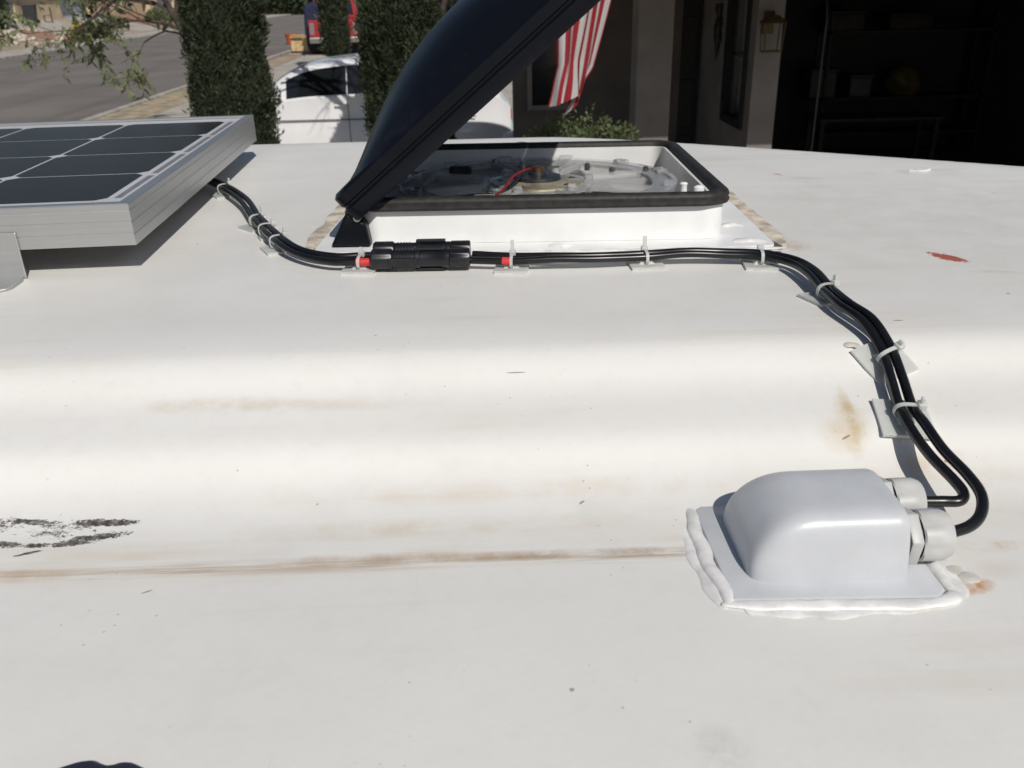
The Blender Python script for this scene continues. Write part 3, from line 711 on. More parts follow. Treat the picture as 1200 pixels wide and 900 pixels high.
def cable(pts, label, tape=None):
    P = spline(pts, 10)
    o = G().tube(P, CR, 12).out('solar_cable', 'cable', None, True)
    tag(o, label, 'cable', 'black solar cables')
    if tape:
        a, b = tape; Q = [p for p in P if a <= p.x <= b]
        G().tube(Q, CR+.0005, 12).out('tape_band', 'red_tape', o, True)
    return o
fo = [.0040]*len(left_c); fo2 = [-.0039]*len(left_c)
fo[-1] = fo[-2] = .012; fo2[-1] = fo2[-2] = -.005; fo[-3] = .008; fo2[-3] = -.0045
cable(path(left_c, fo, .002), 'black cable from solar panel to rear connector, behind its twin')
cable(path(left_c, fo2), 'black cable from solar panel to front connector, with a red band', (-.135, -.117))
no = [.014, .010, .0045, .004, .0045, .003, .0045, .0045, .0042, .004, .004, .0042, .0042, .004, .0042, .0045]
n2 = [-.005, -.0052, -.0045, -.0040, -.0042, -.0035, -.0042, -.0042, -.0042, -.004, -.004, -.0042, -.0042, -.004, -.0042, -.0045]
A = path(right_c, no, .001) + [(.3020, .5400, 2.4645), (.3025, .5120, 2.4590), (.3050, .4830, 2.4560), (.3040, .4630, 2.4530), (.2965, .4480, 2.4490), (.2845, .4385, BZ+GZ+.001), (.268, .4335, BZ+GZ)]
B = path(right_c, n2, .0) + [(.2930, .5380, 2.4600), (.2945, .5120, 2.4545), (.2985, .4850, 2.4505), (.2990, .4735, 2.4480), (.2935, .4675, 2.4465), (.283, .4690, BZ+GZ), (.268, .4700, BZ+GZ)]
cable(A, 'black cable from rear connector looping round into the front gland')
cable(B, 'black cable with red band, from front connector into the rear gland', (.010, .026))
def connector(x0, y0, y1, z0, z1, name_label):
    p0, p1 = Vector((x0, y0, z0)), Vector((x0+.099, y1, z1)); d_ = p1-p0
    Mx = Matrix.Translation(p0) @ d_.to_track_quat('Z', 'Y').to_matrix().to_4x4()
    c = empty('cable_connector', (0, 0, 0), 0, name_label, 'connector', 'black cable connectors')
    def rib(r_, z0_, z1_, nrib, depth, seg=48):
        g = G(); v2 = []
        for r2, h, fl_ in ((r_*.82, z0_, 0), (r_, z0_+.0018, 1), (r_, z1_-.0012, 1), (r_*.93, z1_, 0)):
            for k in range(seg):
                a = 2*math.pi*k/seg; q = r2*(1-fl_*depth*(.5+.5*math.cos(nrib*a))); v2.append(Mx @ Vector((q*math.cos(a), q*math.sin(a), h)))
        g.add(v2, [(i*seg+k, i*seg+(k+1) % seg, (i+1)*seg+(k+1) % seg, (i+1)*seg+k) for i in range(3) for k in range(seg)])
        g.f += [tuple(range(seg-1, -1, -1)), tuple(3*seg+k for k in range(seg))]
        return g
    rib(.0104, 0, .021, 12, .05).out('end_nut', 'conn', c, True)
    rib(.0100, .078, .099, 12, .06).out('end_nut', 'conn', c, True)
    G().lathe([(.0082, .020), (.0088, .022), (.0088, .044), (.0096, .045), (.0096, .049), (.0086, .050), (.0086, .070), (.0094, .0715), (.0094, .0785)], Mx, 28).out('barrel', 'conn', c, True)
    for k in range(5):
        G().lathe([(.0088, .024+.003*k), (.0093, .0245+.003*k), (.0093, .0255+.003*k), (.0088, .026+.003*k)], Mx, 28).out('grip_rib', 'conn', c, True)
    for s_ in (1, -1):
        G().box((-.0035, s_*.0105-.0015, .044), (.0035, s_*.0105+.0015, .074), Mx).out('latch', 'conn', c, bevel=.0008)
        G().box((s_*.0105-.0015, -.0035, .018), (s_*.0105+.0015, .0035, .047), Mx).out('latch', 'conn', c, bevel=.0008)
    G().box((-.002, -.0100, .0455), (.002, -.0095, .0485), Mx).out('moulded_mark', 'box_grey', c)
    return c
zc = zr(0, .87)
connector(-.1175, .8605, .8565, zc+.0128, zc+.0128, 'black locking cable connector, front one of the touching pair')
connector(-.1170, .8805, .8765, zc+.0150, zc+.0150, 'black locking cable connector, rear one of the touching pair')

pad_m = None
def tie_mount(x, y, h, yaw, label, tilt=0, wide=.034, tail=.005, messy=False):
    c = empty('cable_tie_mount', (x, y, zr(x, y)), 0, label, 'tie mount', 'adhesive cable tie mounts')
    n_ = rn(x, y); q = n_.to_track_quat('Z', 'Y')
    rot = q.to_matrix().to_4x4() @ Matrix.Rotation(yaw - q.to_euler().z*0, 4, 'Z') if False else (Vector((0, 0, 1)).rotation_difference(n_).to_matrix().to_4x4() @ Matrix.Rotation(yaw, 4, 'Z'))
    c.rotation_euler = rot.to_euler()
    hw = wide/2
    G().box((-hw+.0003, -hw+.0003, .0002), (hw-.0003, hw-.0003, .0012)).out('foam_pad', 'foam_tape', c)
    Mt = Matrix.Rotation(tilt, 4, 'X')
    b_ = G().box((-hw, -hw, .0012), (hw, hw, .0030), Mt).out('pad', 'nylon', c, bevel=.0004)
    G().add([(-.008, -.0065, .003), (.008, -.0065, .003), (.008, .0065, .003), (-.008, .0065, .003), (-.005, -.004, .0062), (.005, -.004, .0062), (.005, .004, .0062), (-.005, .004, .0062)],
            [(4, 5, 6, 7), (0, 1, 5, 4), (1, 2, 6, 5), (2, 3, 7, 6), (3, 0, 4, 7)]).out('saddle', 'nylon', b_)
    # strap: flat band looped round the two cables (local y = across the bundle)
    zc_ = h; ry, rz_ = .0088, max(.0052, h-.0045)
    v2 = []; seg = 28
    for k in range(seg):
        a = 2*math.pi*k/seg; cy, cz = math.cos(a), math.sin(a)
        py, pz = ry*math.copysign(abs(cy)**.75, cy), zc_-.0012+rz_*math.copysign(abs(cz)**.8, cz)*(1 if cz < 0 else .0058/rz_)
        for dx, o_ in ((-.0015, 0), (.0015, 0), (.0015, .0010), (-.0015, .0010)):
            v2.append((dx, py*(1+o_/ry), pz+(o_ if cz > 0 else -o_)*abs(cz)))
    f2 = [(k*4+m, ((k+1) % seg)*4+m, ((k+1) % seg)*4+(m+1) % 4, k*4+(m+1) % 4) for k in range(seg) for m in range(4)]
    s_ = G().add(v2, f2).out('strap', 'nylon', c, True)
    hs = 1
    G().box((-.0032, .0056, zc_+.0022), (.0032, .0118, zc_+.0074)).out('strap_head', 'nylon', s_, bevel=.0007)
    G().box((-.0018, .0070, zc_+.0070), (.0018, .0088, zc_+.0070+tail)).out('strap_tail', 'nylon', s_)
    return c
def hd(c, i):
    a, b = c[max(i-1, 0)], c[min(i+1, len(c)-1)]; return math.atan2(b[1]-a[1], b[0]-a[0])
def mt(c, i, label, dy=0, **kw):
    x, y, h = c[i]; return tie_mount(x, y, h*HK, hd(c, i)+dy, label, **kw)
mt(left_c, 2, 'white tie mount on the cables nearest the solar panel', tail=.005)
m2 = mt(left_c, 4, 'messy white tie mount with a torn peeling pad, second from the panel', .35, tail=.007)
G().add([(-.0145, .004, .002), (-.006, .0145, .003), (-.014, .022, .014), (-.023, .011, .013), (-.0145, .004, .0028), (-.006, .0145, .0038), (-.014, .022, .0148), (-.023, .011, .0138)], [(3, 2, 1, 0), (4, 5, 6, 7), (0, 1, 5, 4), (1, 2, 6, 5), (2, 3, 7, 6), (3, 0, 4, 7)]).out('torn_flap', 'nylon', m2)
tie_mount(-.2535, 1.002, .0133, hd(left_c, 4), 'white tie mount on the bend, third from the solar panel', tail=.002, wide=.020)
mt(left_c, 5, 'white tie mount where the cables bend before the connectors')
mt(left_c, 8, 'white tie mount just left of the black connectors')
mt(right_c, 1, 'white tie mount beside the red band right of the connectors', tail=.011)
mt(right_c, 4, 'white tie mount in the middle of the straight cables below the vent', tail=.011)
mt(right_c, 7, 'white tie mount where the cables start to bend by the vent corner', .4, tail=.001)
mt(right_c, 10, 'white tie mount above the step, topmost on the descending cables', .35)
mt(right_c, 13, 'white tie mount on the roof step edge, middle of the descending cables', .4, wide=.037)
mt(right_c, 15, 'upright white tie mount on the sloping step nearest the cable box', .05, wide=.038)

# ------------------------------------------------------------------ vegetation
def leafcloud(pts, size, aspect, updir=.0, seed=0, jitter=1.0):
    rd = random.Random(seed); v, f = [], []
    for p, nrm in pts:
        d_ = Vector((rd.gauss(0, 1), rd.gauss(0, 1), rd.gauss(0, 1)))*jitter + nrm*.8 + Vector((0, 0, updir))
        d_.normalize(); s_ = d_.cross(Vector((rd.gauss(0, 1), rd.gauss(0, 1), rd.gauss(0, 1)))).normalized()
        l_ = size*rd.choice((.6, .8, 1, 1, 1.2, 1.5, 2.1))*rd.uniform(.85, 1.15); w_ = l_*aspect; n = len(v)
        v += [p, p+d_*l_*.5+s_*w_, p+d_*l_, p+d_*l_*.5-s_*w_]; f.append((n, n+1, n+2, n+3))
    return v, f
def cypress(loc, rad, height, n, label, size=.07, seed=1, base=.35, group='columnar cypresses in front of the street'):
    t = empty('cypress_tree', loc, 0, label, 'tree', group); rd = random.Random(seed)
    G().tube([(0, 0, 0), (.02, .01, height*.4), (0, 0, height*.85)], [.11, .07, .02], 8).out('trunk', 'bark', t, True)
    def rz(z, a):
        q = (z-base)/(height-base); q = min(max(q, 0), 1)
        e = min(1, (q/.10)**.6) * (1-max(0, (q-.62)/.38)**2.0)**.6
        return rad*e*(1+.24*noise.noise(Vector((math.cos(a)*1.6, math.sin(a)*1.6, z*1.4+seed*5)))+.26*noise.noise(Vector((math.cos(a)*3.2, math.sin(a)*3.2, z*3.2+seed*3))))
    v, f = [], []; S, Hn = 20, 26
    for j in range(Hn+1):
        z = base+(height-base)*j/Hn
        for k in range(S):
            a = 2*math.pi*k/S; q = .80*rz(z, a); v.append((q*math.cos(a), q*math.sin(a), z))
    f = [(j*S+k, j*S+(k+1) % S, (j+1)*S+(k+1) % S, (j+1)*S+k) for j in range(Hn) for k in range(S)]
    pts = []
    for _ in range(n):
        z = base+(height-base)*rd.random(); a = rd.uniform(0, 2*math.pi)
        q = rz(z, a)*(1-.28*rd.random()**1.5)
        if rd.random() < .05: q *= rd.uniform(1.0, 1.13)
        pts.append((Vector((q*math.cos(a), q*math.sin(a), z)), Vector((math.cos(a), math.sin(a), .5))))
    lv, lf = leafcloud(pts, size*1.15, .14, 1.3, seed)
    cr = pyd('crown', lv, lf, 'cypress', t)
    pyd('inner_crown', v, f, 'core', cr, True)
    return t
cypress((-3.24, 12.0, 0), .50, 5.6, 95000, 'wide dark green columnar cypress just left of the white minivan', .036, 1)
cypress((-.97, 11.7, 0), .50, 3.6, 85000, 'wide dark green columnar cypress between the minivan and the vent lid', .036, 2)
cypress((-4.90, 32.0, 0), .46, 6.5, 12000, 'slimmer far cypress standing before the red pickup', .10, 3)
cypress((-.2, 16.9, 0), .5, 5.2, 8000, 'dark cypress behind the vent lid, beyond the minivan', .09, 4)
cypress((-28.95, 58.0, yz(-28.9)), .55, 5.5, 5000, 'far cypress by the pale blue garage door across the street', .2, 5, .1)

def branch_tree(name, loc, label, limbs, leaf=None, seed=3, cat='tree'):
    t = empty(name, loc, 0, label, cat); rd = random.Random(seed)
    g = G(); tips = []
    for pts, r0_, r1_ in limbs:
        P = spline(pts, 5); n = len(P); g.tube(P, [r0_+(r1_-r0_)*i/(n-1) for i in range(n)], 7)
    tw = G()
    def grow(p, d_, l_, r_, dep):
        q = p; pl = [p.copy()]
        for _ in range(4):
            d_ = (d_ + Vector((rd.gauss(0, .22), rd.gauss(0, .22), rd.gauss(-.03, .16)))).normalized(); q = q + d_*l_/4; pl.append(q.copy())
        tw.tube(pl, [r_*(1-.16*i) for i in range(5)], 5)
        if dep == 0: tips.append(pl); return
        for k in range(3):
            i = rd.choice((2, 3, 4)); nd_ = (d_ + Vector((rd.gauss(0, .6), rd.gauss(0, .6), rd.gauss(.05, .45)))).normalized()
            grow(pl[i], nd_, l_*.68, r_*.55, dep-1)
    for pts, r0_, r1_ in limbs[1:]:
        P = spline(pts, 4)
        for i in range(len(P)//3, len(P), 3):
            d_ = (P[i]-P[i-1]).normalized(); grow(P[i], (d_+Vector((rd.gauss(0, .6), rd.gauss(0, .6), rd.gauss(.1, .4)))).normalized(), rd.uniform(.7, 1.2), r1_*1.1, 2)
    trunk = g.out('trunk', 'bark', t, True)
    tw.out('twigs', 'bark', t, True)
    if leaf:
        pts = []
        for pl in tips:
            for _ in range(leaf[0]):
                i = rd.randrange(1, 5); p = pl[i-1].lerp(pl[i], rd.random()) + Vector((rd.gauss(0, .03), rd.gauss(0, .03), rd.gauss(0, .03)))
                pts.append((p, Vector((0, 0, -.5))))
        v, f = leafcloud(pts, leaf[1], .17, -.4, seed)
        pyd('crown', v, f, leaf[2], t)
    return t
branch_tree('leafy_tree', (-5.15, 17.0, 0), 'sparse olive green tree reaching left over the street from behind the cypress',
    [([(0, 0, 0), (.05, 0, .8), (.1, 0, 1.45), (-.1, 0, 2.05)], .12, .085),
     ([(-.1, 0, 2.05), (-.22, -.05, 2.35), (-.36, -.1, 2.7), (-.6, -.2, 3.4), (-.8, -.1, 4.4)], .075, .022),
     ([(-.1, 0, 2.05), (-.2, .1, 2.4), (-.15, .2, 2.9), (.3, .4, 3.9)], .06, .02),
     ([(-.15, 0, 2.15), (-.5, -.1, 2.28), (-.9, -.15, 2.32), (-1.35, -.2, 2.25)], .035, .014),
     ([(-.3, 0, 2.5), (-.8, -.1, 2.66), (-1.2, -.2, 2.62), (-1.7, -.2, 2.3), (-1.85, -.2, 2.1)], .035, .012),
     ([(-.1, 0, 2.05), (-.5, .1, 2.12), (-.9, .1, 1.95)], .022, .010)], (16, .12, 'olive'), 5)
branch_tree('bare_tree', (-.50, 11.85, 0), 'leafless tree behind the cypress, casting branch shadows on the minivan',
    [([(0, 0, 0), (.02, 0, 1.0), (-.05, .03, 2.2)], .11, .08),
     ([(-.05, .03, 2.2), (-.5, .05, 2.9), (-1.0, .2, 3.3), (-1.7, .3, 3.7)], .055, .02),
     ([(-.05, .03, 2.2), (-.4, .0, 3.1), (-.9, -.1, 3.9), (-1.5, -.2, 4.5)], .055, .02),
     ([(-.05, .03, 2.2), (-.3, .3, 2.9), (-.9, .6, 3.2), (-1.9, .6, 3.3)], .05, .018),
     ([(-.05, .03, 2.2), (.1, -.1, 3.0), (-.2, -.2, 3.9), (-.8, -.3, 4.8)], .055, .018),
     ([(-.4, .05, 2.75), (-.9, .35, 3.0), (-1.4, .5, 3.5), (-1.6, .6, 4.2)], .045, .018)], None, 8)
BE = 2.4
def bush(name, loc, rx, ry, h, n, label, mat, size, seed, group=None):
    t = empty(name, loc, 0, label, 'shrub', group); rd = random.Random(seed); pts = []
    for _ in range(n):
        a, b = rd.uniform(0, 2*math.pi), rd.random()
        e = (1-b**BE)**.5; q = 1-.4*rd.random()**2; lump = 1+.22*noise.noise(Vector((math.cos(a)*2+seed, math.sin(a)*2, b*3)))
        nrm = Vector((math.cos(a)*e, math.sin(a)*e, b+.1))
        pts.append((Vector((rx*e*q*lump*math.cos(a), ry*e*q*lump*math.sin(a), h*b*q*lump*.95+.03)), nrm))
    v, f = leafcloud(pts, size, .25, .5, seed); cr = pyd('foliage', v, f, mat, t)
    S, v, f = 16, [], []
    for j in range(9):
        b = j/8*.98; e = (1-b**BE)**.5
        for k in range(S): a = 2*math.pi*k/S; v.append((.72*rx*e*math.cos(a), .72*ry*e*math.sin(a), .78*h*b))
    f = [(j*S+k, j*S+(k+1) % S, (j+1)*S+(k+1) % S, (j+1)*S+k) for j in range(8) for k in range(S)]
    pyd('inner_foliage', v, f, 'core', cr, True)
    return t
BE = 7
bush('porch_shrub', (.86, 8.55, 0), .62, .5, 1.60, 42000, 'clipped green shrub by the porch, behind the vent', 'shrub', .027, 3)
BE = 2.4
bush('street_shrub', (-24.9, 59.6, .12), .5, .5, .85, 1500, 'bright yellow shrub on the far kerb', 'yellow_leaf', .14, 4)
bush('street_shrub', (-25.0, 62.5, .12), .55, .5, .8, 1500, 'small dark round shrub on the far kerb', 'cypress', .14, 5)
for i, (x, y, s_, lab) in enumerate(((-24.5, 118, 4.0, 'big dark green bush at the far end of the street, left one'), (-15.5, 122, 5.0, 'big dark green bush at the far end of the street, middle one'), (-8, 112, 4.0, 'big dark green bush at the far end of the street, right one'))):
    bush('street_bush', (x, y, 0), s_, 2.5, 3.4, 3500, lab, 'cypress', .5, 20+i, 'bushes at the end of the street')
for i, (x, y, s_) in enumerate(((-27.5, 72.5, .5), (-27.0, 80.5, .9), (-27.2, 84.5, .8))):
    bush('yard_shrub', (x, y, yz(x)), s_, s_, s_*1.3, 1400, ('low green shrub between the two far driveways', 'green yard shrub across the street behind hanging leaves', 'farther green yard shrub across the street')[i], 'olive', .16, 30+i, 'shrubs in the far yard')

# ------------------------------------------------------------------ vehicles
def wheel(parent, x, y, r_=.34, wdt=.2):
    Mx = Matrix.Translation((x, y, r_)) @ Matrix.Rotation(R(90), 4, 'X'); h = wdt/2
    t = G().lathe([(r_*.62, -h), (r_*.93, -h), (r_, -h*.6), (r_, h*.6), (r_*.93, h), (r_*.62, h)], Mx, 28).out('wheel', 'tyre', parent, True)
    G().lathe([(r_*.63, -h*.8), (r_*.5, -h*.55), (r_*.12, -h*.7), (r_*.12, h*.7), (r_*.5, h*.55), (r_*.63, h*.8)], Mx, 24).out('rim', 'rim', t, True)
# minivan: stations along x, front at the left (-x)
van = empty('minivan', (-4.72, 15.0, .012), 0, 'white minivan with tinted windows parked between the two cypresses', 'minivan')
# (x, z_bottom, z_belt, z_roof, halfwidth_belt, halfwidth_roof)
ST = [(0, .45, .72, .74, .62, .60), (.12, .28, .86, .90, .80, .74), (.5, .25, .98, 1.03, .90, .80), (1.0, .25, 1.06, 1.13, .93, .82), (1.22, .25, 1.09, 1.22, .94, .80), (1.65, .25, 1.19, 1.56, .95, .72), (2.05, .25, 1.23, 1.72, .95, .70), (2.7, .25, 1.25, 1.79, .95, .70), (3.6, .25, 1.26, 1.78, .95, .70), (4.4, .26, 1.26, 1.72, .94, .69), (4.78, .30, 1.24, 1.60, .91, .66), (5.02, .36, 1.13, 1.20, .85, .70), (5.14, .45, 1.0, 1.04, .78, .68)]
def section(s_):
    x, zb, zt_, zf, wb, wf = s_
    zm = zb+(zt_-zb)*.55
    half = [(wb*.86, zb), (wb*.985, zb+.08), (wb*1.0, zm), (wb*.985, zm+.03), (wb*.975, zt_), (wb*.955, zt_+.015), (wf+.035, zf-.075), (wf-.05, zf-.02), (wf*.5, zf), (0, zf+.008)]
    return [(x, -a, b) for a, b in half] + [(x, a, b) for a, b in half[-2::-1]]
secs = []
for i in range(len(ST)-1):
    for k in range(4):
        t = k/4; secs.append(tuple(a+(b-a)*(t) for a, b in zip(ST[i], ST[i+1])))
secs.append(ST[-1])
# smooth station values a little
for _ in range(2):
    secs = [secs[0]] + [tuple((a+2*b+c)/4 for a, b, c in zip(secs[i-1], secs[i], secs[i+1])) for i in range(1, len(secs)-1)] + [secs[-1]]
vv = []; m_ = len(section(secs[0]))
for s_ in secs: vv += section(s_)
ff = [(i*m_+k, (i+1)*m_+k, (i+1)*m_+k+1, i*m_+k+1) for i in range(len(secs)-1) for k in range(m_-1)]
ff += [tuple(range(m_)), tuple((len(secs)-1)*m_+k for k in range(m_-1, -1, -1))]
body = G().add(vv, ff).out('body', 'car_white', van, True)
def at_x(x):
    for i in range(len(secs)-1):
        if secs[i][0] <= x <= secs[i+1][0]:
            t = (x-secs[i][0])/(secs[i+1][0]-secs[i][0]); return tuple(a+(b-a)*t for a, b in zip(secs[i], secs[i+1]))
def side_pt(x, q, sgn, out=.006):     # q: 0 belt .. 1 top of glass
    s_ = at_x(x); z0, z1 = s_[2]+.03, s_[3]-.10; z = z0+(z1-z0)*q
    a0, a1 = s_[4]*.955, s_[5]+.035; tz = (z-(s_[2]+.015))/max(.05, (s_[3]-.075-s_[2]-.015))
    return (x, sgn*(a0+(a1-a0)*tz+out), z)
for sgn in (-1, 1):
    for xa, xb, nm in ((1.72, 2.643, 'window'), (2.655, 3.643, 'window'), (3.655, 4.62, 'window')):
        g = G(); n = 8; v_ = []
        for i in range(n+1):
            x = xa+(xb-xa)*i/n
            v_ += [side_pt(x, 0, sgn), side_pt(x, .5, sgn), side_pt(x, 1, sgn)]
        f_ = []
        for i in range(n): 
            for k in range(2): f_.append((i*3+k, (i+1)*3+k, (i+1)*3+k+1, i*3+k+1) if sgn < 0 else (i*3+k, i*3+k+1, (i+1)*3+k+1, (i+1)*3+k))
        g.add(v_, f_).out('window', 'car_glass', van, True)
    for x in (1.55, 2.65, 3.65):
        s_ = at_x(x); g = G()
        g.box((x-.004, sgn*(s_[4]*1.001)-.004, .42), (x+.004, sgn*(s_[4]*1.001)+.004, s_[2]-.02)).out('door_seam', 'dark_plastic', van)
    for x in (2.45, 2.85):
        s_ = at_x(x); g = G().box((x, min(sgn*s_[4]*.985, sgn*(s_[4]*.985+.035)), s_[2]-.14), (x+.2, max(sgn*s_[4]*.985, sgn*(s_[4]*.985+.035)), s_[2]-.10)).out('door_handle', 'car_white', van, bevel=.012)
    G().box((1.4, min(sgn*.955, sgn*.962), .905), (4.6, max(sgn*.955, sgn*.962), .92)).out('side_moulding', 'dark_plastic', van)
    G().box((1.30, min(sgn*.93, sgn*1.12), 1.16), (1.46, max(sgn*.93, sgn*1.12), 1.32)).out('mirror', 'car_white', van, bevel=.05)
    G().box((.10, min(sgn*.55, sgn*.83), .66), (.42, max(sgn*.55, sgn*.83), .83)).out('headlight', 'lamp', van, bevel=.04)
    G().box((5.02, min(sgn*.52, sgn*.76), .80), (5.16, max(sgn*.52, sgn*.76), 1.0)).out('tail_light', 'red_lamp', van, bevel=.04)
    for x in (.98, 4.08): wheel(van, x, sgn*.84)
G().box((-.05, -.82, .30), (.16, .82, .58)).out('bumper', 'dark_plastic', van, bevel=.06)
G().box((4.98, -.86, .36), (5.22, .86, .66)).out('bumper', 'car_white', van, bevel=.07)
v_ = []
for i in range(7):
    x = 1.28+.72*i/6; s_ = at_x(x)
    for q in (-.86, -.45, 0, .45, .86): v_.append((x, q*s_[5], s_[3]+.012-.02*abs(q)))
G().add(v_, [(i*5+k, i*5+k+1, (i+1)*5+k+1, (i+1)*5+k) for i in range(6) for k in range(4)]).out('windshield', 'car_glass', van, True)

# red pickup, rear towards the camera
tr = empty('pickup_truck', (-6.50, 42.0, .012), R(4), 'red pickup truck seen from behind, half hidden by the slim cypress', 'truck')
G().box((-.96, .0, .52), (.96, .06, 1.12)).out('tailgate', 'car_red', tr, bevel=.02)
for s_ in (-1, 1):
    G().box((min(s_*.96, s_*1.0), .02, .5), (max(s_*.96, s_*1.0), 2.2, 1.14)).out('bed_side', 'car_red', tr, bevel=.015)
    G().box((min(s_*.78, s_*.965), -.012, .68), (max(s_*.78, s_*.965), .03, 1.04)).out('tail_light', 'lamp', tr, bevel=.01)
    for y in (.9, 4.2): wheel(tr, s_*.82, y, .4, .26)
    for ob in [o for o in tr.children if o.name.startswith('wheel')][-2:]: pass
G().box((-1.0, -.14, .42), (1.0, -.02, .60)).out('bumper', 'steel', tr, bevel=.03)
G().box((-.95, .06, .5), (.95, 2.2, .58)).out('bed_floor', 'dark_plastic', tr)
cab = G().add([(-.95, 2.2, .5), (.95, 2.2, .5), (.95, 5.5, .5), (-.95, 5.5, .5), (-.95, 2.2, 1.15), (.95, 2.2, 1.15), (.95, 5.5, 1.05), (-.95, 5.5, 1.05), (-.74, 2.3, 1.78), (.74, 2.3, 1.78), (.74, 3.6, 1.80), (-.74, 3.6, 1.80), (.93, 4.3, 1.13), (-.93, 4.3, 1.13)],
    [(0, 1, 5, 4), (1, 2, 6, 12, 5), (2, 3, 7, 6), (3, 0, 4, 13, 7), (4, 5, 9, 8), (8, 9, 10, 11), (5, 12, 10, 9), (12, 13, 11, 10), (13, 4, 8, 11), (12, 6, 7, 13)]).out('cab', 'car_red', tr, bevel=.03)
G().add([(-.72, 2.205, 1.22), (.72, 2.205, 1.22), (.64, 2.275, 1.68), (-.64, 2.275, 1.68)], [(0, 1, 2, 3)]).out('rear_window', 'car_glass', cab)
tr.scale = (1.08, 1.08, 1.35)
lo = [(-.7, .35, .6), (.2, .3, .6), (.3, 1.6, .6), (-.75, 1.7, .6), (-.65, .4, 1.62), (-.1, .35, 1.75), (.05, 1.5, 1.7), (-.7, 1.6, 1.6)]
o = G().add(lo, [(0, 3, 2, 1), (4, 5, 6, 7), (0, 1, 5, 4), (1, 2, 6, 5), (2, 3, 7, 6), (3, 0, 4, 7)]).out('covered_load', 'navy', None, bevel=.12, seg=3)
o.location = (-7.05, 42.0, .0); o.scale = (1.15, 1.0, 1.32); tag(o, 'navy blue covered load standing in the bed of the red pickup', 'load')
bk = empty('bucket', (-10.45, 52.5, .01), 0, 'orange bucket standing at the edge of the street', 'bucket')
G().lathe([(.36, 0), (.46, .62), (.49, .62), (.49, .68), (.43, .68), (.33, .05)], None, 20).out('tub', 'orange', bk, True)
G().tube(spline([(-.46, 0, .64), (-.35, -.25, .72), (0, -.48, .70), (.35, -.25, .72), (.46, 0, .64)], 4), .014, 6).out('handle', 'steel', bk, True)
for i, (x, y, z, sx, lab) in enumerate(((-8.75, 45.5, .075, .62, 'pale cardboard carton by the kerb, left of the two'), (-8.05, 45.2, .075, .66, 'pale cardboard carton by the kerb, right of the two'))):
    t = empty('carton', (x, y, z), R(random.uniform(-15, 15)), lab, 'carton', 'cartons by the kerb')
    G().box((-sx/2, -.3, 0), (sx/2, .3, .72)).out('box', 'lumber', t, bevel=.01)
    G().add([(-sx/2, -.3, .722), (sx/2, -.3, .722), (sx/2, -.42, .60), (-sx/2, -.42, .60)], [(0, 1, 2, 3), (3, 2, 1, 0)]).out('flap', 'lumber', t)

# ------------------------------------------------------------------ far houses across the street
def far_house(x, y0, y1, h, label, doors, wallmat, zf):
    t = empty('house', (x, y0, zf), 0, label, 'house', 'houses across the street'); L = y1-y0
    # front faces +x; local x<0 is depth, y along the street
    cuts = sorted(doors); prev = 0
    for a, b, dh in cuts:
        G().box((-.25, prev, -1), (0, a, h)).out('wall', wallmat, t)
        G().box((-.25, a, dh), (0, b, h)).out('lintel', wallmat, t); prev = b
        d_ = G().box((-.20, a-.01, -.3), (-.14, b+.01, dh+.01)).out('garage_door', 'blue_door', t)
        n = 4
        for k in range(n):
            G().box((-.14, a+.03, dh*k/n+.03), (-.115, b-.03, dh*(k+1)/n-.03)).out('panel', 'blue_door', d_, bevel=.01)
        for yy in (a-.14, b+.0):
            G().box((0, yy, -.4), (.04, yy+.14, dh+.14)).out('trim', 'stucco_tan', t)
    G().box((-.25, prev, -1), (0, L, h)).out('wall', wallmat, t)
    G().box((-8, 0, -1), (-.25, .25, h)).out('wall', wallmat, t); G().box((-8, L-.25, -1), (-.25, L, h)).out('wall', wallmat, t)
    G().box((-8.2, 0, -1), (-8, L, h)).out('wall', wallmat, t)
    G().add([(.7, -.6, h), (.7, L+.6, h), (-8.8, L+.6, h), (-8.8, -.6, h), (-1.5, 2.5, h+1.6), (-1.5, L-2.5, h+1.6), (-6.5, L-2.5, h+1.6), (-6.5, 2.5, h+1.6)],
            [(3, 2, 1, 0), (4, 5, 6, 7), (0, 1, 5, 4), (1, 2, 6, 5), (2, 3, 7, 6), (3, 0, 4, 7)]).out('roof', 'roof_tile', t)
    return t
zf = yz(-31.2)
far_house(-31.2, 56.0, 72.1, 2.9, 'tan stucco house with pale blue garage door across the street', [(5.9, 9.05, 2.25)], 'stucco_tan', zf)
far_house(-31.4, 72.25, 90, 2.9, 'second tan house farther up the street with pale blue door', [(.35, 5.4, 2.3)], 'stucco_tan', zf)
far_house(-31.2, 91.5, 108, 2.9, 'third house farthest up the street, behind the leafy tree', [(2.0, 7.0, 2.3)], 'stucco_tan', zf)
bn = empty('wheelie_bin', (-30.6, 65.9, yz(-30.6)), R(-80), 'dark wheeled rubbish bin beside the far garage door', 'bin')
G().add([(-.28, -.3, .08), (.28, -.3, .08), (.28, .3, .08), (-.28, .3, .08), (-.36, -.40, 1.08), (.36, -.40, 1.08), (.36, .40, 1.08), (-.36, .40, 1.08)], [(3, 2, 1, 0), (0, 1, 5, 4), (1, 2, 6, 5), (2, 3, 7, 6), (3, 0, 4, 7), (4, 5, 6, 7)]).out('body', 'bin', bn, bevel=.02)
G().box((-.39, -.46, 1.085), (.39, .42, 1.16)).out('lid', 'bin', bn, bevel=.03)
for s_ in (-.27, .27): G().lathe([(.12, -.03), (.12, .03)], Matrix.Translation((s_, .34, .12)) @ Matrix.Rotation(R(90), 4, 'Y'), 14).out('wheel', 'tyre', bn)
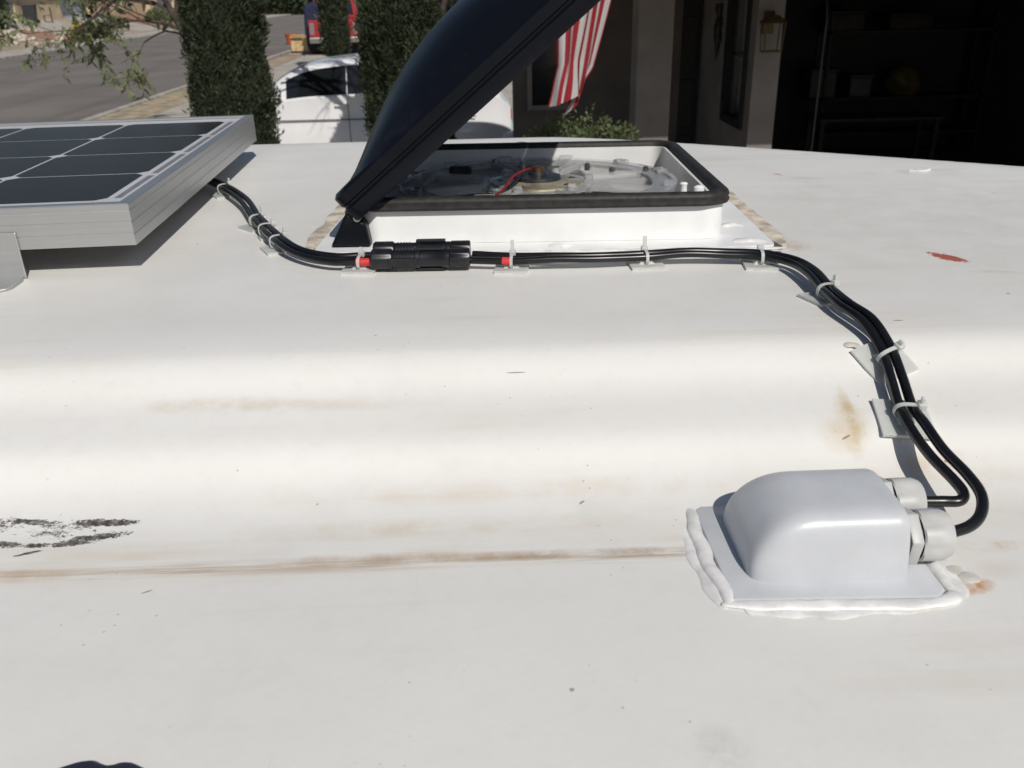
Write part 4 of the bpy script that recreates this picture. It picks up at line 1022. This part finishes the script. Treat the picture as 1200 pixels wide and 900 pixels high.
ch = empty('yard_chair', (-30.5, 68.2, yz(-30.5)), R(-60), 'dark folding chair against the tan house wall', 'chair')
G().box((-.25, -.25, .42), (.25, .25, .46)).out('seat', 'bin', ch); G().box((-.25, .22, .46), (.25, .26, .98)).out('backrest', 'bin', ch)
for a, b in ((-.23, -.23), (.23, -.23), (-.23, .23), (.23, .23)): G().tube([(a, b, 0), (a, b, .43)], .02, 6).out('leg', 'bin', ch)
# low stone edging and loose rocks of the far yard
rw = empty('garden_edging', (0, 0, 0), 0, 'low reddish stone edging along the far driveway', 'edging')
random.seed(4); rk = None
for i in range(26):
    q = i/25; x = -25.8 - 3.6*(1-q)*0 - q*3.4; y = 61.45
    sx = .075*1.0
    g = G(); bm = bmesh.new(); bmesh.ops.create_icosphere(bm, subdivisions=1, radius=.11)
    for vx in bm.verts: vx.co *= random.uniform(.8, 1.25); vx.co.z *= .8
    me = bpy.data.meshes.new('stone'); bm.to_mesh(me); bm.free()
    o = link('stone', me, 'rock' if i % 3 else 'red_gravel', rw); o.location = (x, y+random.uniform(-.04, .04), yz(x)+.05)
random.seed(11)
for i in range(26):
    x = random.uniform(-28.6, -25.7); y = random.uniform(53.5, 58.4); s_ = random.uniform(.12, .42)
    bm = bmesh.new(); bmesh.ops.create_icosphere(bm, subdivisions=2, radius=s_)
    for vx in bm.verts: vx.co *= 1+.35*noise.noise(vx.co*3/s_*.3+Vector((i*7, 0, 0))); vx.co.z *= .7
    me = bpy.data.meshes.new('boulder'); bm.to_mesh(me); bm.free()
    o = link('boulder', me, 'rock', None, False); o.location = (x, y, yz(x)+s_*.25)
    tag(o, 'pale boulder lying in the rocky far yard bed', 'rock', 'boulders of the far yard')

# ------------------------------------------------------------------ near house: porch and open garage
hs = empty('house', (0, 0, 0), 0, 'shaded stucco house with porch column and dark open garage', 'house')
ZT = 2.80
def hb(name, a, b, mat, parent=None, bevel=0): return G().box(a, b).out(name, mat, parent or hs, bevel=bevel)
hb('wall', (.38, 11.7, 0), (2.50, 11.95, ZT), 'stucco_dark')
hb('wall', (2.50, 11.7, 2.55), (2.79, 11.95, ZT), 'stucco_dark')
dr = hb('door', (2.44, 11.86, 0), (2.795, 11.92, 2.56), 'black_paint')
hb('door_handle', (2.49, 11.80, 1.0), (2.52, 11.86, 1.14), 'antique', dr)
for zz in (.3, 1.0, 1.75): hb('panel', (2.53, 11.845, zz), (2.74, 11.862, zz+.6), 'black_paint', dr, .01)
# garage flank with window, facing the porch
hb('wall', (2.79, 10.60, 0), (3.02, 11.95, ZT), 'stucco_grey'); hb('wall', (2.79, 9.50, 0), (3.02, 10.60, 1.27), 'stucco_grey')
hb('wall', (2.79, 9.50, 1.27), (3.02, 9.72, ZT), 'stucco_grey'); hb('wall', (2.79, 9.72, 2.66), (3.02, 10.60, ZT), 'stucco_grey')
wi = hb('window', (2.90, 9.70, 1.25), (2.915, 10.62, 2.68), 'glass_pane')
fr = 'black_paint'
hb('frame', (2.76, 9.72, 1.27), (2.90, 9.80, 2.66), fr, wi); hb('frame', (2.76, 10.50, 1.27), (2.90, 10.60, 2.66), fr, wi)
hb('frame', (2.76, 9.80, 1.27), (2.90, 10.50, 1.36), fr, wi); hb('frame', (2.76, 9.80, 2.58), (2.90, 10.50, 2.66), fr, wi)
hb('frame', (2.85, 9.80, 1.98), (2.898, 10.50, 2.02), 'steel', wi); hb('frame', (2.85, 10.44, 1.36), (2.898, 10.50, 2.58), 'steel', wi)
hb('wall', (3.02, 9.50, 0), (3.06, 9.80, ZT), 'stucco_grey')       # garage jamb
cl = hb('column', (1.56, 9.38, 0), (1.92, 9.74, ZT-.02), 'stucco_grey', None, .012)
hb('column_base', (1.50, 9.32, 0), (1.98, 9.80, .25), 'stucco_grey', cl, .01)
# porch wall window behind the flag
w2 = hb('window', (.62, 11.655, 1.35), (1.02, 11.705, 2.5), 'glass_pane')
for a, b in (((.56, 11.63, 1.29), (1.08, 11.70, 1.35)), ((.56, 11.63, 2.5), (1.08, 11.70, 2.56)), ((1.02, 11.63, 1.35), (1.08, 11.70, 2.5)), ((.56, 11.63, 1.35), (.62, 11.70, 2.5))): hb('frame', a, b, 'stucco_grey', w2)
hb('soffit', (.28, 7.95, ZT), (2.8, 12.0, ZT+.06), 'soffit'); hb('soffit', (2.802, 7.95, ZT), (8.6, 15.9, ZT+.06), 'soffit'); hb('fascia', (.24, 7.90, ZT-.0), (8.64, 7.948, ZT+.22), 'wood')
hb('porch_roof', (.23, 7.949, ZT+.07), (2.79, 12.05, ZT+.14), 'roof_tile')
G().add([(2.8, 7.8, 3.02), (8.7, 7.8, 3.02), (8.7, 16.2, 3.02), (2.8, 16.2, 3.02), (4.3, 12, 4.2), (7.2, 12, 4.2)], [(3, 2, 1, 0), (0, 1, 5, 4), (1, 2, 5), (2, 3, 4, 5), (3, 0, 4)]).out('roof', 'roof_tile', hs)
hb('porch_floor', (.4, 8.8, 0), (2.79, 11.7, .10), 'concrete')
# garage room
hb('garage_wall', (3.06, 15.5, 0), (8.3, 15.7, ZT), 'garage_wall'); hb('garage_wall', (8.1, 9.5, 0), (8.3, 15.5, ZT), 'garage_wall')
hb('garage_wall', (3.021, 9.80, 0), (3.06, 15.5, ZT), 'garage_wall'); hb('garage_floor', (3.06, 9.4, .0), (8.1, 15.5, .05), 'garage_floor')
hb('garage_lintel', (3.06, 9.5, 2.62), (8.3, 9.75, ZT), 'stucco_grey')
hb('garage_jamb', (7.9, 9.5, 0), (8.1, 9.75, 2.62), 'stucco_grey')
trk = G().tube([(3.66, 9.95, .05), (3.66, 9.95, 2.35)] + [(3.66, 9.95+.3*(1-math.cos(R(a))), 2.35+.3*math.sin(R(a))) for a in (30, 60, 90)] + [(3.66, 13, 2.67)], .012, 6).out('door_track', 'bin', hs)
gd = empty('tmp'); bpy.data.objects.remove(gd)
for k in range(4): hb('garage_door_panel', (3.45, 10.4+.55*k, 2.71), (7.8, 10.93+.55*k, 2.75), 'blue_door')
def gthing(name, loc, label, cat, group=None): return empty(name, loc, 0, label, cat, group)
sh = gthing('storage_shelf', (5.45, 14.6, .05), 'dim shelf rack against the back of the open garage', 'shelf')
for x in (0, 2.6):
    for y in (0, .5): G().box((x, y, 0), (x+.05, y+.05, 2.2)).out('upright', 'wood', sh)
for z in (.35, .90, 1.9): G().box((0, 0, z), (2.65, .55, z+.04)).out('shelf_board', 'wood', sh)
for x, w_, h_, z, lab, mt_ in ((5.25, .42, .40, .94, 'pale grey box on the middle shelf in the garage', 'box_grey'), (5.9, .35, .30, .94, 'dark box beside the pale grey box on the garage shelf', 'bin'), (5.4, .6, .25, 1.94, 'long dark carton on the top garage shelf, left', 'wood'), (6.4, .7, .2, 1.94, 'long dark carton on the top garage shelf, right', 'wood')):
    t = gthing('storage_box', (x, 14.65, z+.05), lab, 'box', 'boxes on the garage shelf')
    G().box((0, 0, 0), (w_, .4, h_)).out('tub', mt_, t, bevel=.02); G().box((-.02, -.02, h_+.001), (w_+.02, .42, h_+.04)).out('lid', mt_, t, bevel=.01)
bk.scale = (.8, .8, .8)
bm = bmesh.new(); bmesh.ops.create_icosphere(bm, subdivisions=3, radius=.28)
for vx in bm.verts: vx.co *= 1+.3*noise.noise(vx.co*5); vx.co.z *= .9
me = bpy.data.meshes.new('bag'); bm.to_mesh(me); bm.free()
o = link('bag', me, 'yellow_bag', None, True); o.location = (6.85, 14.85, 1.2); tag(o, 'dull yellow bag on the middle shelf in the dark garage', 'bag')
o = G().box((0, 0, 0), (1.9, .7, .04)).box((.05, .05, -.75), (.11, .11, 0)).box((1.79, .05, -.75), (1.85, .11, 0)).box((.05, .59, -.75), (.11, .65, 0)).box((1.79, .59, -.75), (1.85, .65, 0))
wbn = gthing('work_bench', (5.0, 13.4, .05), 'low dark work bench in front of the garage shelf', 'bench')
G().box((0, 0, .74), (1.9, .7, .78)).out('top', 'wood', wbn)
for a in (.05, 1.79):
    for b in (.05, .59): G().box((a, b, 0), (a+.06, b+.06, .74)).out('leg', 'wood', wbn)
# wall lantern
ln = empty('wall_lantern', (2.90, 9.36, 2.30), 0, 'brass and glass wall lantern on the pillar beside the garage', 'lantern')
G().box((-.05, .08, -.05), (.05, .139, .16)).out('back_plate', 'antique', ln, bevel=.01)
G().tube(spline([(0, .09, .10), (0, .02, .16), (0, -.03, .12)], 5), .012, 6).out('arm', 'antique', ln)
G().add([(-.12, -.13, .06), (.12, -.13, .06), (.12, .06, .06), (-.12, .06, .06), (-.04, -.07, .13), (.04, -.07, .13), (.04, 0, .13), (-.04, 0, .13)], [(3, 2, 1, 0), (4, 5, 6, 7), (0, 1, 5, 4), (1, 2, 6, 5), (2, 3, 7, 6), (3, 0, 4, 7)]).out('hood', 'antique', ln)
for a in (-.1, .1):
    for b in (-.11, .04): G().tube([(a, b, .06), (a*.85, b*.9, -.20)], .007, 5).out('corner_bar', 'antique', ln)
G().add([(-.095, -.105, .055), (.095, -.105, .055), (.08, -.09, -.195), (-.08, -.09, -.195)], [(0, 1, 2, 3)]).out('pane', 'lantern_glass', ln)
G().add([(-.098, -.105, .055), (-.098, .04, .055), (-.083, .03, -.195), (-.083, -.09, -.195)], [(0, 1, 2, 3)]).out('pane', 'lantern_glass', ln)
G().box((-.09, -.10, -.215), (.09, .04, -.20)).out('base', 'antique', ln)
# iron lizard-like wall ornament on the garage flank
orn = empty('wall_ornament', (2.785, 10.95, 2.25), 0, 'dark metal figure ornament hung on the porch wall', 'ornament')
g = G(); 
prof_ = [(0, .26, .05), (0, .20, .055), (.0, .12, .03), (0, .02, .055), (0, -.10, .05), (0, -.20, .03), (.03, -.30, .012), (.05, -.36, .006)]
v_ = []
P = [Vector((-.02, y_, z_)) for y_, z_, _ in prof_]
G().tube(spline(P, 4), [r_ for r_ in (lambda L_: [L_[min(int(i/4), 7)]*(1-(i % 4)/4)+L_[min(int(i/4)+1, 7)]*((i % 4)/4) for i in range(29)])([p[2] for p in prof_])], 8).out('body', 'black_paint', orn, True)
for s_ in (-1, 1):
    for z_ in (.05, -.12):
        G().tube(spline([(-.02, 0, z_), (-.02, s_*.09, z_+.05), (-.02, s_*.13, z_-.03)], 4), .014, 6).out('limb', 'black_paint', orn, True)
# flag on a pole from the fascia
fg = empty('flag', (0, 0, 0), 0, 'red and white striped flag hanging in folds at the porch', 'flag')
TOP = [(.62, 8.00, 2.75), (.80, 7.98, 2.80), (.97, 7.96, 2.88), (1.05, 8.0, 2.93), (1.22, 8.05, 3.0)]
MID = [(.648, 8.02, 2.10), (.74, 7.97, 2.14), (.835, 8.03, 2.16), (.93, 8.06, 2.14), (.965, 8.12, 2.08)]
BOT = [(.563, 8.02, 1.765), (.68, 7.95, 1.80), (.838, 8.02, 1.862), (.835, 8.09, 1.78), (.690, 8.11, 1.660)]
NS, NTT = 32, 26; v_, uvs = [], []
for j in range(NTT+1):
    t = j/NTT
    row = [Vector(b)*(1-t)*(1-t) + Vector(m)*2*t*(1-t) + Vector(a)*t*t if False else None for a, m, b in zip(TOP, MID, BOT)]
    for i in range(NS+1):
        s_ = i/NS*4; k = min(int(s_), 3); q = s_-k; q = q*q*(3-2*q)
        a = Vector(BOT[k]).lerp(Vector(BOT[k+1]), q); m = Vector(MID[k]).lerp(Vector(MID[k+1]), q); b = Vector(TOP[k]).lerp(Vector(TOP[k+1]), q)
        p = a.lerp(m, t*2) if t < .5 else m.lerp(b, t*2-1)
        p += Vector((.004*math.sin(t*9+i*.5), .020*math.sin(i*.9+t*3), 0)); v_.append(p); uvs.append((.02+.96*i/NS, t))
f_ = [(j*(NS+1)+i, j*(NS+1)+i+1, (j+1)*(NS+1)+i+1, (j+1)*(NS+1)+i) for j in range(NTT) for i in range(NS)]
cloth = pyd('cloth', v_, f_, 'flag', fg, True)
ul = cloth.data.uv_layers.new(name='UVMap')
for lp in cloth.data.loops: ul.data[lp.index].uv = uvs[lp.vertex_index]
G().tube([(1.30, 7.90, 2.93), (.45, 8.0, 2.78)], .013, 8).out('pole', 'wood', fg, True)
G().box((1.26, 7.86, 2.88), (1.34, 7.90, 2.98)).out('holder', 'steel', fg)

# dark lump added at the near roof edge to stand in for a hand shadow
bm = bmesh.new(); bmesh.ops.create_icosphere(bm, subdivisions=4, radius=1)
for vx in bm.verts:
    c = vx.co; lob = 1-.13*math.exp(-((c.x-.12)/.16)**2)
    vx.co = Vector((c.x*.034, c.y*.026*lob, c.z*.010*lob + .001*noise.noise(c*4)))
me = bpy.data.meshes.new('cloth'); bm.to_mesh(me); bm.free()  # mesh of the added shadow lump, not a real cloth
o = link('cloth', me, 'navy', None, True); o.location = (-.187, .279, zr(-.187, .279)+.005)  # added lump standing in for a hand shadow, not a real cloth
tag(o, 'dark navy lump standing in for a hand shadow at the near roof edge, bottom left', 'cloth')
